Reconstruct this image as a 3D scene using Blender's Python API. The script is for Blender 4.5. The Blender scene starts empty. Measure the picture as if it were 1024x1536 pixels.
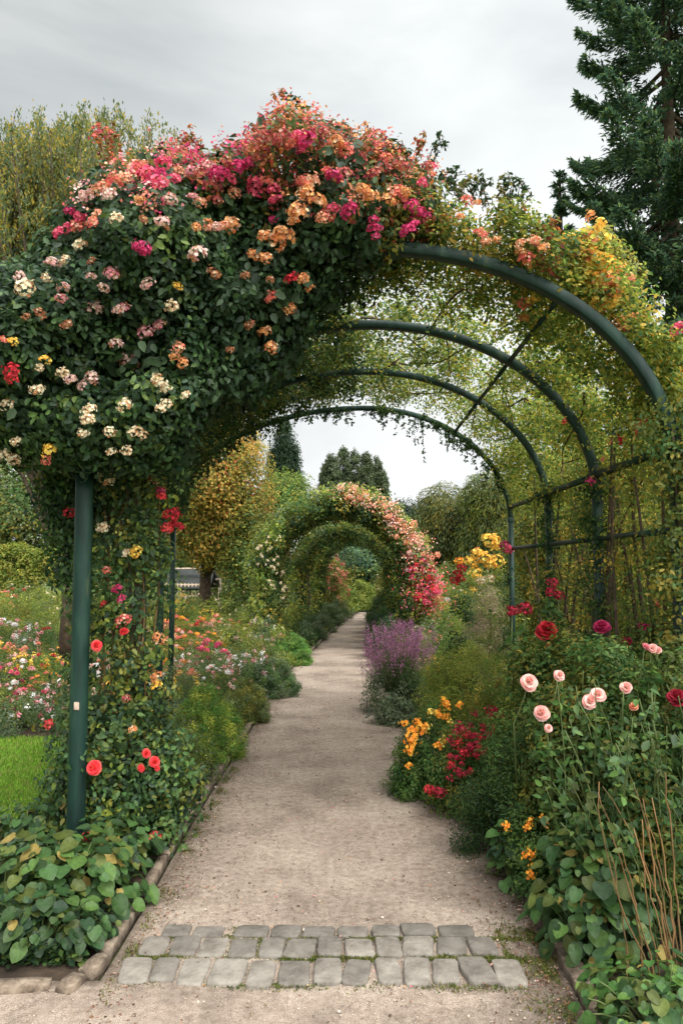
import bpy, math, numpy as np
from math import radians as R_
from mathutils import Matrix, Euler, Vector
rng = np.random.default_rng(7)
S = bpy.context.scene
COL = S.collection
PI = math.pi
# ------------------------------------------------------------ camera
F = 1100.0; CH = 1.6
cam_rot = Euler((R_(90) + math.atan(82/F), 0, math.atan(13/F)), 'XYZ')
RM = np.array(cam_rot.to_matrix())
cd = bpy.data.cameras.new('camera'); cam = bpy.data.objects.new('camera', cd); COL.objects.link(cam)
cam.location = (0, 0, CH); cam.rotation_euler = cam_rot
cd.sensor_fit = 'VERTICAL'; cd.sensor_height = 36.0; cd.sensor_width = 24.0; cd.lens = F/1536*36
cd.clip_end = 2000; cd.clip_start = .05
S.camera = cam

def P(px, py, Y):
    d = RM @ np.array([(px-512)/F, (768-py)/F, -1.0])
    return np.array([0, 0, CH]) + d*(Y/d[1])
def GX(px, Y): return P(px, 850, Y)[0]
def PZ(py, Y): return P(512, py, Y)[2]
def proj(pts):
    q = (np.asarray(pts) - np.array([0, 0, CH])) @ RM
    return 512 + F*q[:, 0]/-q[:, 2], 768 - F*q[:, 1]/-q[:, 2]
def lin(c):
    c = np.asarray(c, float)/255
    return np.where(c <= .04045, c/12.92, ((c+.055)/1.055)**2.4)
def nrm(v): return v/(np.linalg.norm(v, axis=-1, keepdims=True)+1e-9)

# ------------------------------------------------------------ geometry collector
class G:
    def __init__(s): s.V = []; s.F = []; s.C = []; s.n = 0
    def add(s, v, f, c):
        v = np.asarray(v, float); f = np.asarray(f, int)
        c = np.asarray(c, float)
        if c.ndim == 1: c = np.tile(c, (len(v), 1))
        s.V.append(v); s.F.append(f + s.n); s.C.append(c); s.n += len(v)
    def mesh(s, name, mat, smooth=False):
        me = bpy.data.meshes.new(name)
        V = np.concatenate(s.V); C = np.concatenate(s.C)
        loops = np.concatenate([f.ravel() for f in s.F])
        tot = np.concatenate([np.full(len(f), f.shape[1]) for f in s.F])
        st = np.concatenate([[0], np.cumsum(tot)[:-1]])
        me.vertices.add(len(V)); me.vertices.foreach_set('co', V.astype(np.float32).ravel())
        me.loops.add(len(loops)); me.loops.foreach_set('vertex_index', loops.astype(np.int32))
        me.polygons.add(len(tot)); me.polygons.foreach_set('loop_start', st.astype(np.int32))
        if smooth: me.polygons.foreach_set('use_smooth', np.ones(len(tot), bool))
        me.update(calc_edges=True)
        at = me.color_attributes.new('tint', 'FLOAT_COLOR', 'POINT')
        at.data.foreach_set('color', np.concatenate([C, np.ones((len(C), 1))], 1).astype(np.float32).ravel())
        me.materials.append(mat)
        return me
    def build(s, name, mat, parent=None, smooth=False):
        if not s.V: return None
        return obj(name, s.mesh(name, mat, smooth), parent)

def obj(name, me, parent=None, loc=None):
    o = bpy.data.objects.new(name, me); COL.objects.link(o)
    if parent is not None:
        o.parent = parent
        o.matrix_parent_inverse = Matrix.Translation(-Vector(parent.location))
    if loc is not None: o.location = loc
    return o
def tag(o, label, cat, group=None):
    o['label'] = label; o['category'] = cat
    if group: o['group'] = group
    return o
def kind(o, k): o['kind'] = k; return o
def thing(name, label, cat, loc, group=None):
    o = bpy.data.objects.new(name, None); COL.objects.link(o); o.location = tuple(float(v) for v in loc)
    o.empty_display_size = .1
    return tag(o, label, cat, group)

# ------------------------------------------------------------ materials
def newmat(name):
    m = bpy.data.materials.new(name); m.use_nodes = True
    nt = m.node_tree; b = nt.nodes['Principled BSDF']; return m, nt, b
def leaf_mat(name, rough=.5, trans=.35, spec=.35, scale=30):
    m, nt, b = newmat(name); N = nt.nodes; L = nt.links
    a = N.new('ShaderNodeAttribute'); a.attribute_name = 'tint'
    no = N.new('ShaderNodeTexNoise'); no.inputs['Scale'].default_value = scale; no.inputs['Detail'].default_value = 3
    tc = N.new('ShaderNodeTexCoord'); L.new(tc.outputs['Object'], no.inputs['Vector'])
    mr = N.new('ShaderNodeMapRange'); mr.inputs['To Min'].default_value = .7; mr.inputs['To Max'].default_value = 1.3
    L.new(no.outputs['Fac'], mr.inputs['Value'])
    mx = N.new('ShaderNodeVectorMath'); mx.operation = 'SCALE'
    L.new(a.outputs['Color'], mx.inputs[0]); L.new(mr.outputs['Result'], mx.inputs['Scale'])
    L.new(mx.outputs[0], b.inputs['Base Color'])
    b.inputs['Roughness'].default_value = rough; b.inputs['Specular IOR Level'].default_value = spec
    t = N.new('ShaderNodeBsdfTranslucent'); L.new(mx.outputs[0], t.inputs['Color'])
    ms = N.new('ShaderNodeMixShader'); ms.inputs[0].default_value = trans
    out = N['Material Output']
    L.new(b.outputs[0], ms.inputs[1]); L.new(t.outputs[0], ms.inputs[2]); L.new(ms.outputs[0], out.inputs['Surface'])
    return m
M_LEAF = leaf_mat('leaf', .55, .5, .25); M_GLOSS = leaf_mat('broad leaf', .48, .35, .3, 60)
M_PETAL = leaf_mat('petal', .65, .3, .15, 120); M_NEEDLE = leaf_mat('needle', .6, .45, .2, 20)
def noise_mat(name, stops, scale, rough=.85, bump=.3, bscale=None, detail=6, attr=False, bdist=.01, spec=.3):
    m, nt, b = newmat(name); N = nt.nodes; L = nt.links
    tc = N.new('ShaderNodeTexCoord')
    no = N.new('ShaderNodeTexNoise'); no.inputs['Scale'].default_value = scale; no.inputs['Detail'].default_value = detail
    no.inputs['Roughness'].default_value = .65
    L.new(tc.outputs['Object'], no.inputs['Vector'])
    cr = N.new('ShaderNodeValToRGB'); el = cr.color_ramp.elements
    while len(el) < len(stops): el.new(.5)
    for e, (p, c) in zip(el, stops): e.position = p; e.color = (*lin(c), 1)
    L.new(no.outputs['Fac'], cr.inputs[0])
    if attr:
        a = N.new('ShaderNodeAttribute'); a.attribute_name = 'tint'
        mx = N.new('ShaderNodeMix'); mx.data_type = 'RGBA'; mx.blend_type = 'MULTIPLY'; mx.inputs[0].default_value = 1
        L.new(cr.outputs[0], mx.inputs[6]); L.new(a.outputs['Color'], mx.inputs[7]); L.new(mx.outputs[2], b.inputs['Base Color'])
    else: L.new(cr.outputs[0], b.inputs['Base Color'])
    b.inputs['Roughness'].default_value = rough; b.inputs['Specular IOR Level'].default_value = spec
    n2 = N.new('ShaderNodeTexNoise'); n2.inputs['Scale'].default_value = bscale or scale*4; n2.inputs['Detail'].default_value = 4
    L.new(tc.outputs['Object'], n2.inputs['Vector'])
    bp = N.new('ShaderNodeBump'); bp.inputs['Strength'].default_value = bump; bp.inputs['Distance'].default_value = bdist
    L.new(n2.outputs['Fac'], bp.inputs['Height']); L.new(bp.outputs[0], b.inputs['Normal'])
    return m
M_BARK = noise_mat('bark', [(.3, (52, 42, 32)), (.7, (104, 88, 70))], 14, .9, .6, 40)
M_CANE = noise_mat('cane', [(.35, (84, 72, 44)), (.65, (140, 104, 66))], 5, .7, .3)
M_GSTEM = noise_mat('green stem', [(.3, (62, 78, 40)), (.7, (104, 116, 66))], 12, .6, .2)
M_SOIL = noise_mat('soil', [(.3, (34, 27, 20)), (.6, (66, 54, 42)), (.8, (92, 78, 62))], 7, .95, .9, 45)
M_GRASS = noise_mat('turf', [(.3, (64, 96, 26)), (.7, (104, 140, 44))], 6, .9, .5, 90)
M_FIELD = noise_mat('meadow', [(.3, (52, 70, 30)), (.7, (92, 104, 52))], .5, .95, .5, 20)
M_MOSS = leaf_mat('moss', .8, .2, .1)
M_DARKWOOD = noise_mat('dark shingle', [(.3, (38, 42, 40)), (.7, (58, 60, 56))], 6, .8, .3)
M_PALEWOOD = noise_mat('pale wood', [(.3, (150, 130, 110)), (.7, (196, 180, 160))], 10, .8, .3)
M_PEB = noise_mat('pebble', [(.2, (255, 255, 255)), (.8, (235, 235, 235))], 40, .9, .1, attr=True)
M_STONE = noise_mat('weathered stone', [(.25, (92, 84, 76)), (.5, (130, 122, 112)), (.75, (156, 148, 137))], 11, .85, .6, 70, attr=True)
M_EDGE = noise_mat('edging stone', [(.3, (62, 54, 46)), (.5, (108, 94, 80)), (.7, (146, 132, 114))], 16, .9, .7, 60, attr=True)

def gravel_mat():
    m, nt, b = newmat('trodden gravel'); N = nt.nodes; L = nt.links
    tc = N.new('ShaderNodeTexCoord')
    def noise(s, d, r=.6):
        n = N.new('ShaderNodeTexNoise'); n.inputs['Scale'].default_value = s; n.inputs['Detail'].default_value = d
        n.inputs['Roughness'].default_value = r; L.new(tc.outputs['Object'], n.inputs['Vector']); return n
    big = noise(1.6, 5, .7); mid = noise(26, 5, .7); fine = noise(210, 3, .6)
    cr = N.new('ShaderNodeValToRGB'); el = cr.color_ramp.elements
    el.new(.5)
    for e, (p, c) in zip(el, [(.30, (136, 123, 111)), (.5, (170, 155, 141)), (.70, (190, 176, 161))]): e.position = p; e.color = (*lin(c), 1)
    L.new(big.outputs['Fac'], cr.inputs[0])
    c2 = N.new('ShaderNodeValToRGB'); e2 = c2.color_ramp.elements
    e2[0].position = .36; e2[0].color = (.50, .46, .42, 1); e2[1].position = .62; e2[1].color = (1.12, 1.12, 1.1, 1)
    L.new(mid.outputs['Fac'], c2.inputs[0])
    c3 = N.new('ShaderNodeValToRGB'); e3 = c3.color_ramp.elements
    e3[0].position = .34; e3[0].color = (.45, .42, .4, 1); e3[1].position = .66; e3[1].color = (1.25, 1.25, 1.25, 1)
    L.new(fine.outputs['Fac'], c3.inputs[0])
    def mul(a, bb, f=1):
        mx = N.new('ShaderNodeMix'); mx.data_type = 'RGBA'; mx.blend_type = 'MULTIPLY'; mx.inputs[0].default_value = f
        L.new(a, mx.inputs[6]); L.new(bb, mx.inputs[7]); return mx.outputs[2]
    o = mul(cr.outputs[0], c2.outputs[0], .55); o = mul(o, c3.outputs[0], .8)
    a = N.new('ShaderNodeAttribute'); a.attribute_name = 'tint'
    o = mul(o, a.outputs['Color'])
    L.new(o, b.inputs['Base Color']); b.inputs['Roughness'].default_value = .95; b.inputs['Specular IOR Level'].default_value = .15
    ad = N.new('ShaderNodeMath'); ad.operation = 'ADD'; L.new(mid.outputs['Fac'], ad.inputs[0]); L.new(fine.outputs['Fac'], ad.inputs[1])
    bp = N.new('ShaderNodeBump'); bp.inputs['Strength'].default_value = .7; bp.inputs['Distance'].default_value = .012
    L.new(ad.outputs[0], bp.inputs['Height']); L.new(bp.outputs[0], b.inputs['Normal'])
    return m
M_PATH = gravel_mat()
def paint_mat():
    m, nt, b = newmat('dark green paint'); N = nt.nodes; L = nt.links
    tc = N.new('ShaderNodeTexCoord'); no = N.new('ShaderNodeTexNoise'); no.inputs['Scale'].default_value = 5; no.inputs['Detail'].default_value = 8
    mp = N.new('ShaderNodeMapping'); mp.inputs['Scale'].default_value = (3, 3, .6)
    L.new(tc.outputs['Object'], mp.inputs[0]); L.new(mp.outputs[0], no.inputs['Vector'])
    cr = N.new('ShaderNodeValToRGB'); el = cr.color_ramp.elements; el.new(.5); el.new(.6)
    for e, (p, c) in zip(el, [(.3, (14, 36, 31)), (.5, (22, 50, 42)), (.64, (34, 62, 50)), (.74, (74, 84, 62))]): e.position = p; e.color = (*lin(c), 1)
    L.new(no.outputs['Fac'], cr.inputs[0]); L.new(cr.outputs[0], b.inputs['Base Color'])
    b.inputs['Roughness'].default_value = .5; b.inputs['Specular IOR Level'].default_value = .3
    n2 = N.new('ShaderNodeTexNoise'); n2.inputs['Scale'].default_value = 60; L.new(tc.outputs['Object'], n2.inputs['Vector'])
    bp = N.new('ShaderNodeBump'); bp.inputs['Strength'].default_value = .12; bp.inputs['Distance'].default_value = .004
    L.new(n2.outputs['Fac'], bp.inputs['Height']); L.new(bp.outputs[0], b.inputs['Normal'])
    return m
M_PAINT = paint_mat()

# ------------------------------------------------------------ leaf builders
TPL = {
 'dia': (np.array([(0, 0, 0), (.45, .5, .09), (1, 0, -.03), (.45, -.5, .09)]), np.array([(0, 2, 1), (0, 3, 2)])),
 'oval': (np.array([(0, 0, 0), (.22, .38, .07), (.62, .40, .06), (1, 0, -.08), (.62, -.40, .06), (.22, -.38, .07), (.45, 0, 0)]),
          np.array([(0, 6, 1), (1, 6, 2), (2, 6, 3), (3, 6, 4), (4, 6, 5), (5, 6, 0)])),
}
def heart_tpl():
    out = [(-.04, 0), (-.10, .17), (-.04, .36), (.14, .50), (.38, .52), (.64, .42), (.86, .22), (1, 0)]
    L = out + [(u, -v) for u, v in out[-2:0:-1]]
    v = []
    for u, w in L:
        v.append((u, w, .05*math.sin(u*6+w*9) + .22*abs(w)*(1-u*.6) - .14*max(0, u-.4)))
    for u, w in L:
        v.append((.35+(u-.35)*.55, w*.55, .10*abs(w) - .02 + .03*math.sin(w*14)))
    v.append((.35, 0, -.03))
    n = len(L); f = []
    tri = []
    for i in range(n):
        j = (i+1) % n
        tri += [(i, j, n+j), (i, n+j, n+i), (n+i, n+j, 2*n)]
    return np.array(v), np.array(tri)
TPL['heart'] = heart_tpl()

def add_leaves(g, Pn, N, T, L, W, C, shape='dia'):
    tv, tf = TPL[shape]; n = len(Pn); k = len(tv)
    if n == 0: return
    T = nrm(T - N*np.sum(T*N, 1, keepdims=True)); B = np.cross(N, T)
    L = np.broadcast_to(L, n)[:, None, None]; W = np.broadcast_to(W, n)[:, None, None]
    V = Pn[:, None, :] + T[:, None, :]*L*tv[None, :, 0:1] + B[:, None, :]*W*tv[None, :, 1:2] + N[:, None, :]*L*tv[None, :, 2:3]
    Fc = tf[None] + (np.arange(n)*k)[:, None, None]
    Cc = np.repeat(C, k, 0)
    if shape == 'heart': Cc = Cc*np.tile(np.concatenate([np.where(np.arange(14) % 2, .88, 1.), np.where(np.arange(14) % 2, .93, 1.12), [1.2]]), n)[:, None]
    g.add(V.reshape(-1, 3), Fc.reshape(-1, 3), np.clip(Cc, 0, 1))
def pal(cols): return np.array([lin(c) for c in cols])
def lpal(cols, k=1.3): return np.array([lin(c) for c in cols])*k
def colours(n, cl, palette, per=.35, val=.22):
    """cl: clump index per leaf; palette linear (m,3)"""
    K = cl.max()+1
    m = len(palette)
    pc = rng.integers(0, m, K); vc = 1 + rng.uniform(-val, val, K)
    pi = np.where(rng.random(n) < per, rng.integers(0, m, n), pc[cl])
    c = palette[pi]*(vc[cl]*(1+rng.uniform(-.2, .2, n)))[:, None]
    return np.clip(c, 0, 1)
def clumpy(g, C, NC, n, r, size, palette, shape='dia', aspect=.6, droop=.3, up=.25, per=.35, val=.25, szj=.35, rz=1., outw=.7):
    """leaves gathered round clump centres C with outward normals NC"""
    cl = rng.integers(0, len(C), n); off = rng.normal(0, 1, (n, 3)); off[:, 2] *= rz
    ln = np.linalg.norm(off, axis=1, keepdims=True); off = off/ln*np.minimum(ln, 1.9)
    rr = r if np.isscalar(r) else r[cl][:, None]
    Pn = C[cl] + off*rr*.6
    N = nrm(NC[cl]*outw + off*.45 + rng.normal(0, .45, (n, 3)) + np.array([0, 0, up]))
    T = rng.normal(0, 1, (n, 3)) + np.array([0, 0, -droop]) + NC[cl]*.4
    L = size*(1+rng.uniform(-szj, szj, n))
    c = colours(n, cl, palette, per, val) if not callable(palette) else palette(Pn, cl)
    add_leaves(g, Pn, N, T, L, L*aspect, c, shape)
    return Pn
# polygon-based inflated volumes
def pip(p, poly):
    x, z = p[:, 0], p[:, 1]; ins = np.zeros(len(p), bool); m = len(poly)
    for i in range(m):
        x1, z1 = poly[i]; x2, z2 = poly[(i+1) % m]
        c = ((z1 > z) != (z2 > z)) & (x < (x2-x1)*(z-z1)/(z2-z1+1e-12)+x1)
        ins ^= c
    return ins
def edged(p, poly):
    best = np.full(len(p), 1e9); bn = np.zeros((len(p), 2)); m = len(poly)
    for i in range(m):
        a = poly[i]; b = poly[(i+1) % m]; ab = b-a
        t = np.clip(((p-a)@ab)/(ab@ab+1e-12), 0, 1)[:, None]
        q = a+ab*t; d = np.linalg.norm(p-q, axis=1); k = d < best
        best[k] = d[k]; bn[k] = (q-p)[k]/(d[k][:, None]+1e-9)
    return best, bn
def inflate(pp, Y0, T, K, front=.7, jit=.03):
    """pp: outline in picture coordinates taken at real depth Y0 -> clump centres in a rounded body of thickness 2T"""
    poly = np.array([P(x, y, Y0)[[0, 2]] for x, y in pp])
    lo, hi = poly.min(0), poly.max(0); out = []
    tot = 0
    while tot < K*1.25:
        q = rng.uniform(lo, hi, (K*3, 2)); q = q[pip(q, poly)]; out.append(q); tot += len(q)
    K = int(K*1.25); q = np.concatenate(out)[:K]
    d, bn = edged(q, poly); dd = np.minimum(d, T)
    t = np.sqrt(np.maximum(T*T-(T-dd)**2, 0))
    s = np.where(rng.random(K) < front, -1+np.abs(rng.normal(0, .18, K)), rng.uniform(-1, 1, K))
    y = Y0 + t*s + (T*.24 if T < .7 else T*.12)*(np.sin(q[:, 0]/T*3.1+q[:, 1]/T*1.7)+np.sin(q[:, 1]/T*4.3-q[:, 0]/T*2.2+1))*(t/T)
    C = np.stack([q[:, 0], y, q[:, 1]], 1) + rng.normal(0, jit, (K, 3))
    ppA = np.array(pp, float); qx, qy = proj(C); k = pip(np.stack([qx, qy], 1), ppA)
    if k.sum() > 20: C, bn, dd, s, t = C[k], bn[k], dd[k], s[k], t[k]
    w = 1-dd/T
    N = nrm(np.stack([bn[:, 0]*w, np.sign(s)*np.abs(s)*np.maximum(t/T, .15), bn[:, 1]*w+.15], 1))
    return C, N
def dome(x, y, hw, h, K, z0=0., depth=None, lo=.0):
    """clump centres over a rounded bush"""
    u = rng.normal(0, 1, (K, 3)); u = nrm(u); u[:, 2] = np.abs(u[:, 2])*1.0
    rad = np.where(rng.random(K) < .75, 1-np.abs(rng.normal(0, .1, K)), rng.uniform(.3, 1, K))
    a = np.arctan2(u[:, 1], u[:, 0]); wob = 1 + .13*np.sin(3*a+x*9) + .08*np.sin(5*a+y*7)
    C = np.stack([x+u[:, 0]*hw*rad*wob, y+u[:, 1]*(depth or hw)*rad*wob, z0+lo+u[:, 2]*h*rad], 1)
    low = rng.random(K) < .28
    C[low, 2] = z0 + rng.uniform(.02, .5, low.sum())*h
    C[low, 0] = x+(C[low, 0]-x)*1.05
    return C, nrm(u+np.array([0, 0, .25]))

def tube(g, pts, r, sides=6, c=(1, 1, 1)):
    pts = np.asarray(pts, float); n = len(pts)
    r = np.broadcast_to(r, n) if np.isscalar(r) else np.asarray(r)
    if len(r) != n: r = np.linspace(r[0], r[-1], n)
    t = nrm(np.gradient(pts, axis=0)); up = np.array([.13, .31, .94])
    a = nrm(np.cross(t, up)); b = np.cross(t, a)
    th = np.linspace(0, 2*PI, sides, endpoint=False)
    ring = a[:, None]*np.cos(th)[None, :, None] + b[:, None]*np.sin(th)[None, :, None]
    V = (pts[:, None]+ring*r[:, None, None]).reshape(-1, 3); f = []
    i = np.arange(n-1)[:, None]*sides; j = np.arange(sides)[None]; j2 = (j+1) % sides
    f = np.stack([i+j, i+j2, i+sides+j2, i+sides+j], -1).reshape(-1, 4)
    g.add(V, f, np.array(c, float))
    for e, o in ((0, 0), (n-1, (n-1)*sides)):   # caps
        idx = np.arange(sides)+o
        if e == 0: idx = idx[::-1]
        g.F.append((idx + g.n - len(V))[None])
def boxv(g, c, s, rz=0, col=(1, 1, 1), M=None, bev=0., jit=0.):
    """bevelled box"""
    h = np.array(s)/2; b = min(bev, h.min()*.9)
    if b <= 0:
        v = np.array([(x, y, z) for x in (-1, 1) for y in (-1, 1) for z in (-1, 1)])*h
        f = [(0, 1, 3, 2), (4, 6, 7, 5), (0, 4, 5, 1), (2, 3, 7, 6), (0, 2, 6, 4), (1, 5, 7, 3)]
        fs = [np.array(f)]
    else:
        v = []; idx = {}
        for x in (-1, 1):
            for y in (-1, 1):
                for z in (-1, 1):
                    for k in range(3):
                        p = np.array([x, y, z])*(h-b); p[k] += (x, y, z)[k]*b
                        idx[(x, y, z, k)] = len(v); v.append(p)
        v = np.array(v); q = []; t = []
        for k in range(3):
            o = [i for i in range(3) if i != k]
            for sg in (-1, 1):
                def key(a_, b_):
                    w = [0, 0, 0]; w[k] = sg; w[o[0]] = a_; w[o[1]] = b_; return idx[(*w, k)]
                q.append([key(-1, -1), key(1, -1), key(1, 1), key(-1, 1)])
        for k in range(3):      # edges along axis k
            o = [i for i in range(3) if i != k]
            for a_ in (-1, 1):
                for b_ in (-1, 1):
                    w = [0, 0, 0]; w[o[0]] = a_; w[o[1]] = b_
                    w1 = list(w); w1[k] = -1; w2 = list(w); w2[k] = 1
                    q.append([idx[(*w1, o[0])], idx[(*w2, o[0])], idx[(*w2, o[1])], idx[(*w1, o[1])]])
        for x in (-1, 1):
            for y in (-1, 1):
                for z in (-1, 1): t.append([idx[(x, y, z, k)] for k in range(3)])
        fs = [np.array(q), np.array(t)]
    v = v + rng.normal(0, 1, v.shape)*jit
    if M is not None: v = v @ np.array(M).T
    c0, s0 = math.cos(rz), math.sin(rz)
    v = np.stack([v[:, 0]*c0-v[:, 1]*s0, v[:, 0]*s0+v[:, 1]*c0, v[:, 2]], 1)+np.array(c)
    n0 = g.n; g.add(v, fs[0], np.array(col, float))
    for f in fs[1:]: g.F.append(f+n0)

# ------------------------------------------------------------ blooms (shared meshes)
BC = dict(hotpink=[(226, 60, 104), (238, 96, 124), (208, 44, 96)], magenta=[(196, 28, 92), (170, 24, 84), (216, 60, 120)],
 palepink=[(232, 186, 176), (240, 204, 190), (222, 156, 152)], cream=[(236, 214, 172), (244, 226, 190), (224, 190, 144)],
 coral=[(232, 104, 86), (240, 132, 100), (222, 84, 84)], orange=[(232, 150, 72), (240, 170, 88), (216, 120, 56)],
 dusty=[(178, 66, 62), (196, 90, 74), (158, 52, 62)], red=[(190, 20, 40), (214, 34, 50), (150, 12, 32)],
 crimson=[(150, 10, 40), (182, 18, 54), (120, 8, 32)], yellow=[(240, 196, 70), (246, 212, 96), (230, 172, 50)],
 marigold=[(244, 158, 20), (250, 178, 36), (236, 134, 12)], pinkrose=[(240, 182, 170), (246, 200, 188), (232, 160, 150)],
 coralrose=[(240, 66, 70), (248, 96, 88), (226, 44, 62)], white=[(238, 234, 228), (246, 242, 238), (228, 214, 210)],
 pink=[(226, 136, 148), (236, 164, 168), (208, 104, 124)], peach=[(240, 160, 116), (244, 180, 136), (234, 132, 100)],
 purple=[(176, 104, 146), (192, 128, 164), (150, 86, 130)], bronze=[(170, 104, 60), (190, 128, 74), (146, 84, 56)])
BC = {k: np.clip((lambda p, q: p*(1-q)+q*p.mean(1, keepdims=True))(pal(v), .06 if k in ('red', 'crimson', 'marigold', 'yellow', 'magenta', 'coralrose') else .14)*1.12+.015, 0, .93) for k, v in BC.items()}
def rose_mesh(cn, layers=26, open_=1.):
    g = G(); c = BC[cn]
    for i in range(layers):
        f = (i+.5)/layers; a = i*2.39996; tilt = .12+f*1.25*open_
        rad = .14+.55*f; hgt = .95-.75*f*f; w = .32+.40*f; Lp = .5+.25*f
        us = np.linspace(0, 1, 4); vs = np.linspace(-1, 1, 5)
        V = []
        for u in us:
            for v in vs:
                ww = w*math.sin(PI*(.18+.62*u))*v
                r = rad*.35 + math.sin(tilt)*Lp*u*1.0
                z = hgt-.62 + math.cos(tilt)*Lp*u*.9 + .04*math.sin(v*5+i)
                r += -.16*(v*v)*w + (.07*u*u*(1 if f > .5 else -1))
                x, y = r, ww
                V.append((x*math.cos(a)-y*math.sin(a), x*math.sin(a)+y*math.cos(a), z))
        fc = [(p*5+q, p*5+q+1, (p+1)*5+q+1, (p+1)*5+q) for p in range(3) for q in range(4)]
        g.add(V, fc, c[rng.integers(0, 3)]*(1+rng.uniform(-.12, .12)))
    return g.mesh('bloom', M_PETAL, True)
def cluster_mesh(cn, nf=60, flat=.8, sz=.26, ragged=.16):
    g = G(); c = BC[cn]
    u = nrm(rng.normal(0, 1, (nf, 3))); u[:, 2] = np.abs(u[:, 2])*1.2-.35; u = nrm(u)
    C = u*(1-.02+rng.normal(0, ragged, (nf, 1)))*np.array([1, 1, flat])*.85
    k = 5; Pn = np.repeat(C, k, 0); N0 = np.repeat(nrm(u+rng.normal(0, .3, (nf, 3))), k, 0)
    ref = nrm(np.cross(N0, np.array([.3, .5, .81]))); b = np.cross(N0, ref)
    th = np.tile(np.arange(k)*2*PI/k, nf)+np.repeat(rng.uniform(0, 6, nf), k)
    T = ref*np.cos(th)[:, None]+b*np.sin(th)[:, None]
    N = nrm(N0+T*-.35)
    fc = c[rng.integers(0, 3, nf)]*(1+rng.uniform(-.3, .2, (nf, 1))); fd = rng.random(nf) if cn in ('palepink', 'cream', 'orange', 'peach', 'pink', 'coral', 'dusty', 'bronze') else np.full(nf, .5); fc = np.where((fd < .12)[:, None], BC['bronze'][1], fc); fc = np.where((fd > .85)[:, None], fc*.5+BC['cream'][1]*.45, fc)
    col = np.repeat(fc, k, 0)
    add_leaves(g, Pn, N, T, sz, sz*.85, np.clip(col, 0, 1), 'dia')
    return g.mesh('bloom', M_PETAL)
def spray_mesh(cn, nf=16):
    g = G(); c = BC[cn]
    C = rng.normal(0, .42, (nf, 3)); k = 5
    Pn = np.repeat(C, k, 0); N0 = np.repeat(nrm(C+rng.normal(0, .3, (nf, 3))+np.array([0, 0, .5])), k, 0)
    ref = nrm(np.cross(N0, np.array([.3, .5, .81]))); b = np.cross(N0, ref)
    th = np.tile(np.arange(k)*2*PI/k, nf)
    T = ref*np.cos(th)[:, None]+b*np.sin(th)[:, None]
    col = np.repeat(c[rng.integers(0, 3, nf)]*(1+rng.uniform(-.2, .15, (nf, 1))), k, 0)
    add_leaves(g, Pn, nrm(N0-T*.3), T, .36, .30, np.clip(col, 0, 1), 'dia')
    return g.mesh('bloom', M_PETAL)
_bm = {}
def bmesh_of(kind_, cn):
    key = (kind_, cn)
    if key not in _bm:
        fn = dict(rose=rose_mesh, cluster=cluster_mesh, spray=spray_mesh)[kind_]
        _bm[key] = [fn(cn) for _ in range(3 if kind_ != 'rose' else 2)]
    l = _bm[key]; return l[rng.integers(0, len(l))]
def bloom(parent, pos, r, cn, kind_='cluster', nrmv=None):
    o = bpy.data.objects.new('bloom', bmesh_of(kind_, cn)); COL.objects.link(o)
    o.parent = parent
    o.location = Vector([float(v) for v in pos]) - Vector(parent.location)
    d = Vector([float(v) for v in (nrmv if nrmv is not None else (rng.normal(0, .3), -.7+rng.normal(0, .3), .6))])
    q = d.to_track_quat('Z', 'Y'); o.rotation_mode = 'QUATERNION'
    q2 = Euler((0, 0, rng.uniform(0, 6))).to_quaternion()
    o.rotation_quaternion = q @ q2
    s = float(r); o.scale = (s*rng.uniform(.9, 1.1), s*rng.uniform(.9, 1.1), s*rng.uniform(.85, 1.1))
    return o
class Surf:
    def __init__(s, pts): s.p = pts; s.x, s.y = proj(pts)
    def at(s, px, py, rad=9, default=None):
        d = (s.x-px)**2+(s.y-py)**2; k = d < rad*rad
        if k.sum() < 3: k = d < (rad*2.5)**2
        if not k.any(): return default
        return np.quantile(s.p[k, 1], .02)-.03
def put_blooms(parent, surf, lst, kind_='cluster', Yd=None, lift=.0):
    for b in lst:
        px, py, r, cn = b[:4]; kd = b[4] if len(b) > 4 else kind_
        Y = surf.at(px, py, 9, Yd) if surf is not None else Yd
        if Y is None: continue
        Y -= lift
        bloom(parent, P(px, py, Y), r*1.18/F*Y*rng.uniform(.8, 1.2), cn, kd)

def sprig(gs, gl, pts, r, palette, size, step=.03, shape='oval', both=True):
    """a shoot with leaves along it; pts world points"""
    pts = np.asarray(pts, float)
    t = np.linspace(0, 1, len(pts)); tt = np.linspace(0, 1, 12)
    q = np.stack([np.interp(tt, t, pts[:, i]) for i in range(3)], 1)
    q[1:-1] += rng.normal(0, .012, (10, 3))
    if gs is not None: tube(gs, q, [r, r*.35], 5)
    ln = np.sum(np.linalg.norm(np.diff(q, axis=0), axis=1)); n = max(3, int(ln/step))
    s = rng.uniform(.1, 1, n)
    Pn = np.stack([np.interp(s, tt, q[:, i]) for i in range(3)], 1)
    T = rng.normal(0, 1, (n, 3)); N = nrm(rng.normal(0, .6, (n, 3))+np.array([0, -.3, .7]))
    c = palette[rng.integers(0, len(palette), n)]*rng.uniform(.75, 1.25, (n, 1))
    L = size*rng.uniform(.7, 1.2, n)
    add_leaves(gl, Pn, N, T, L, L*.62, np.clip(c, 0, 1), shape)

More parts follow.
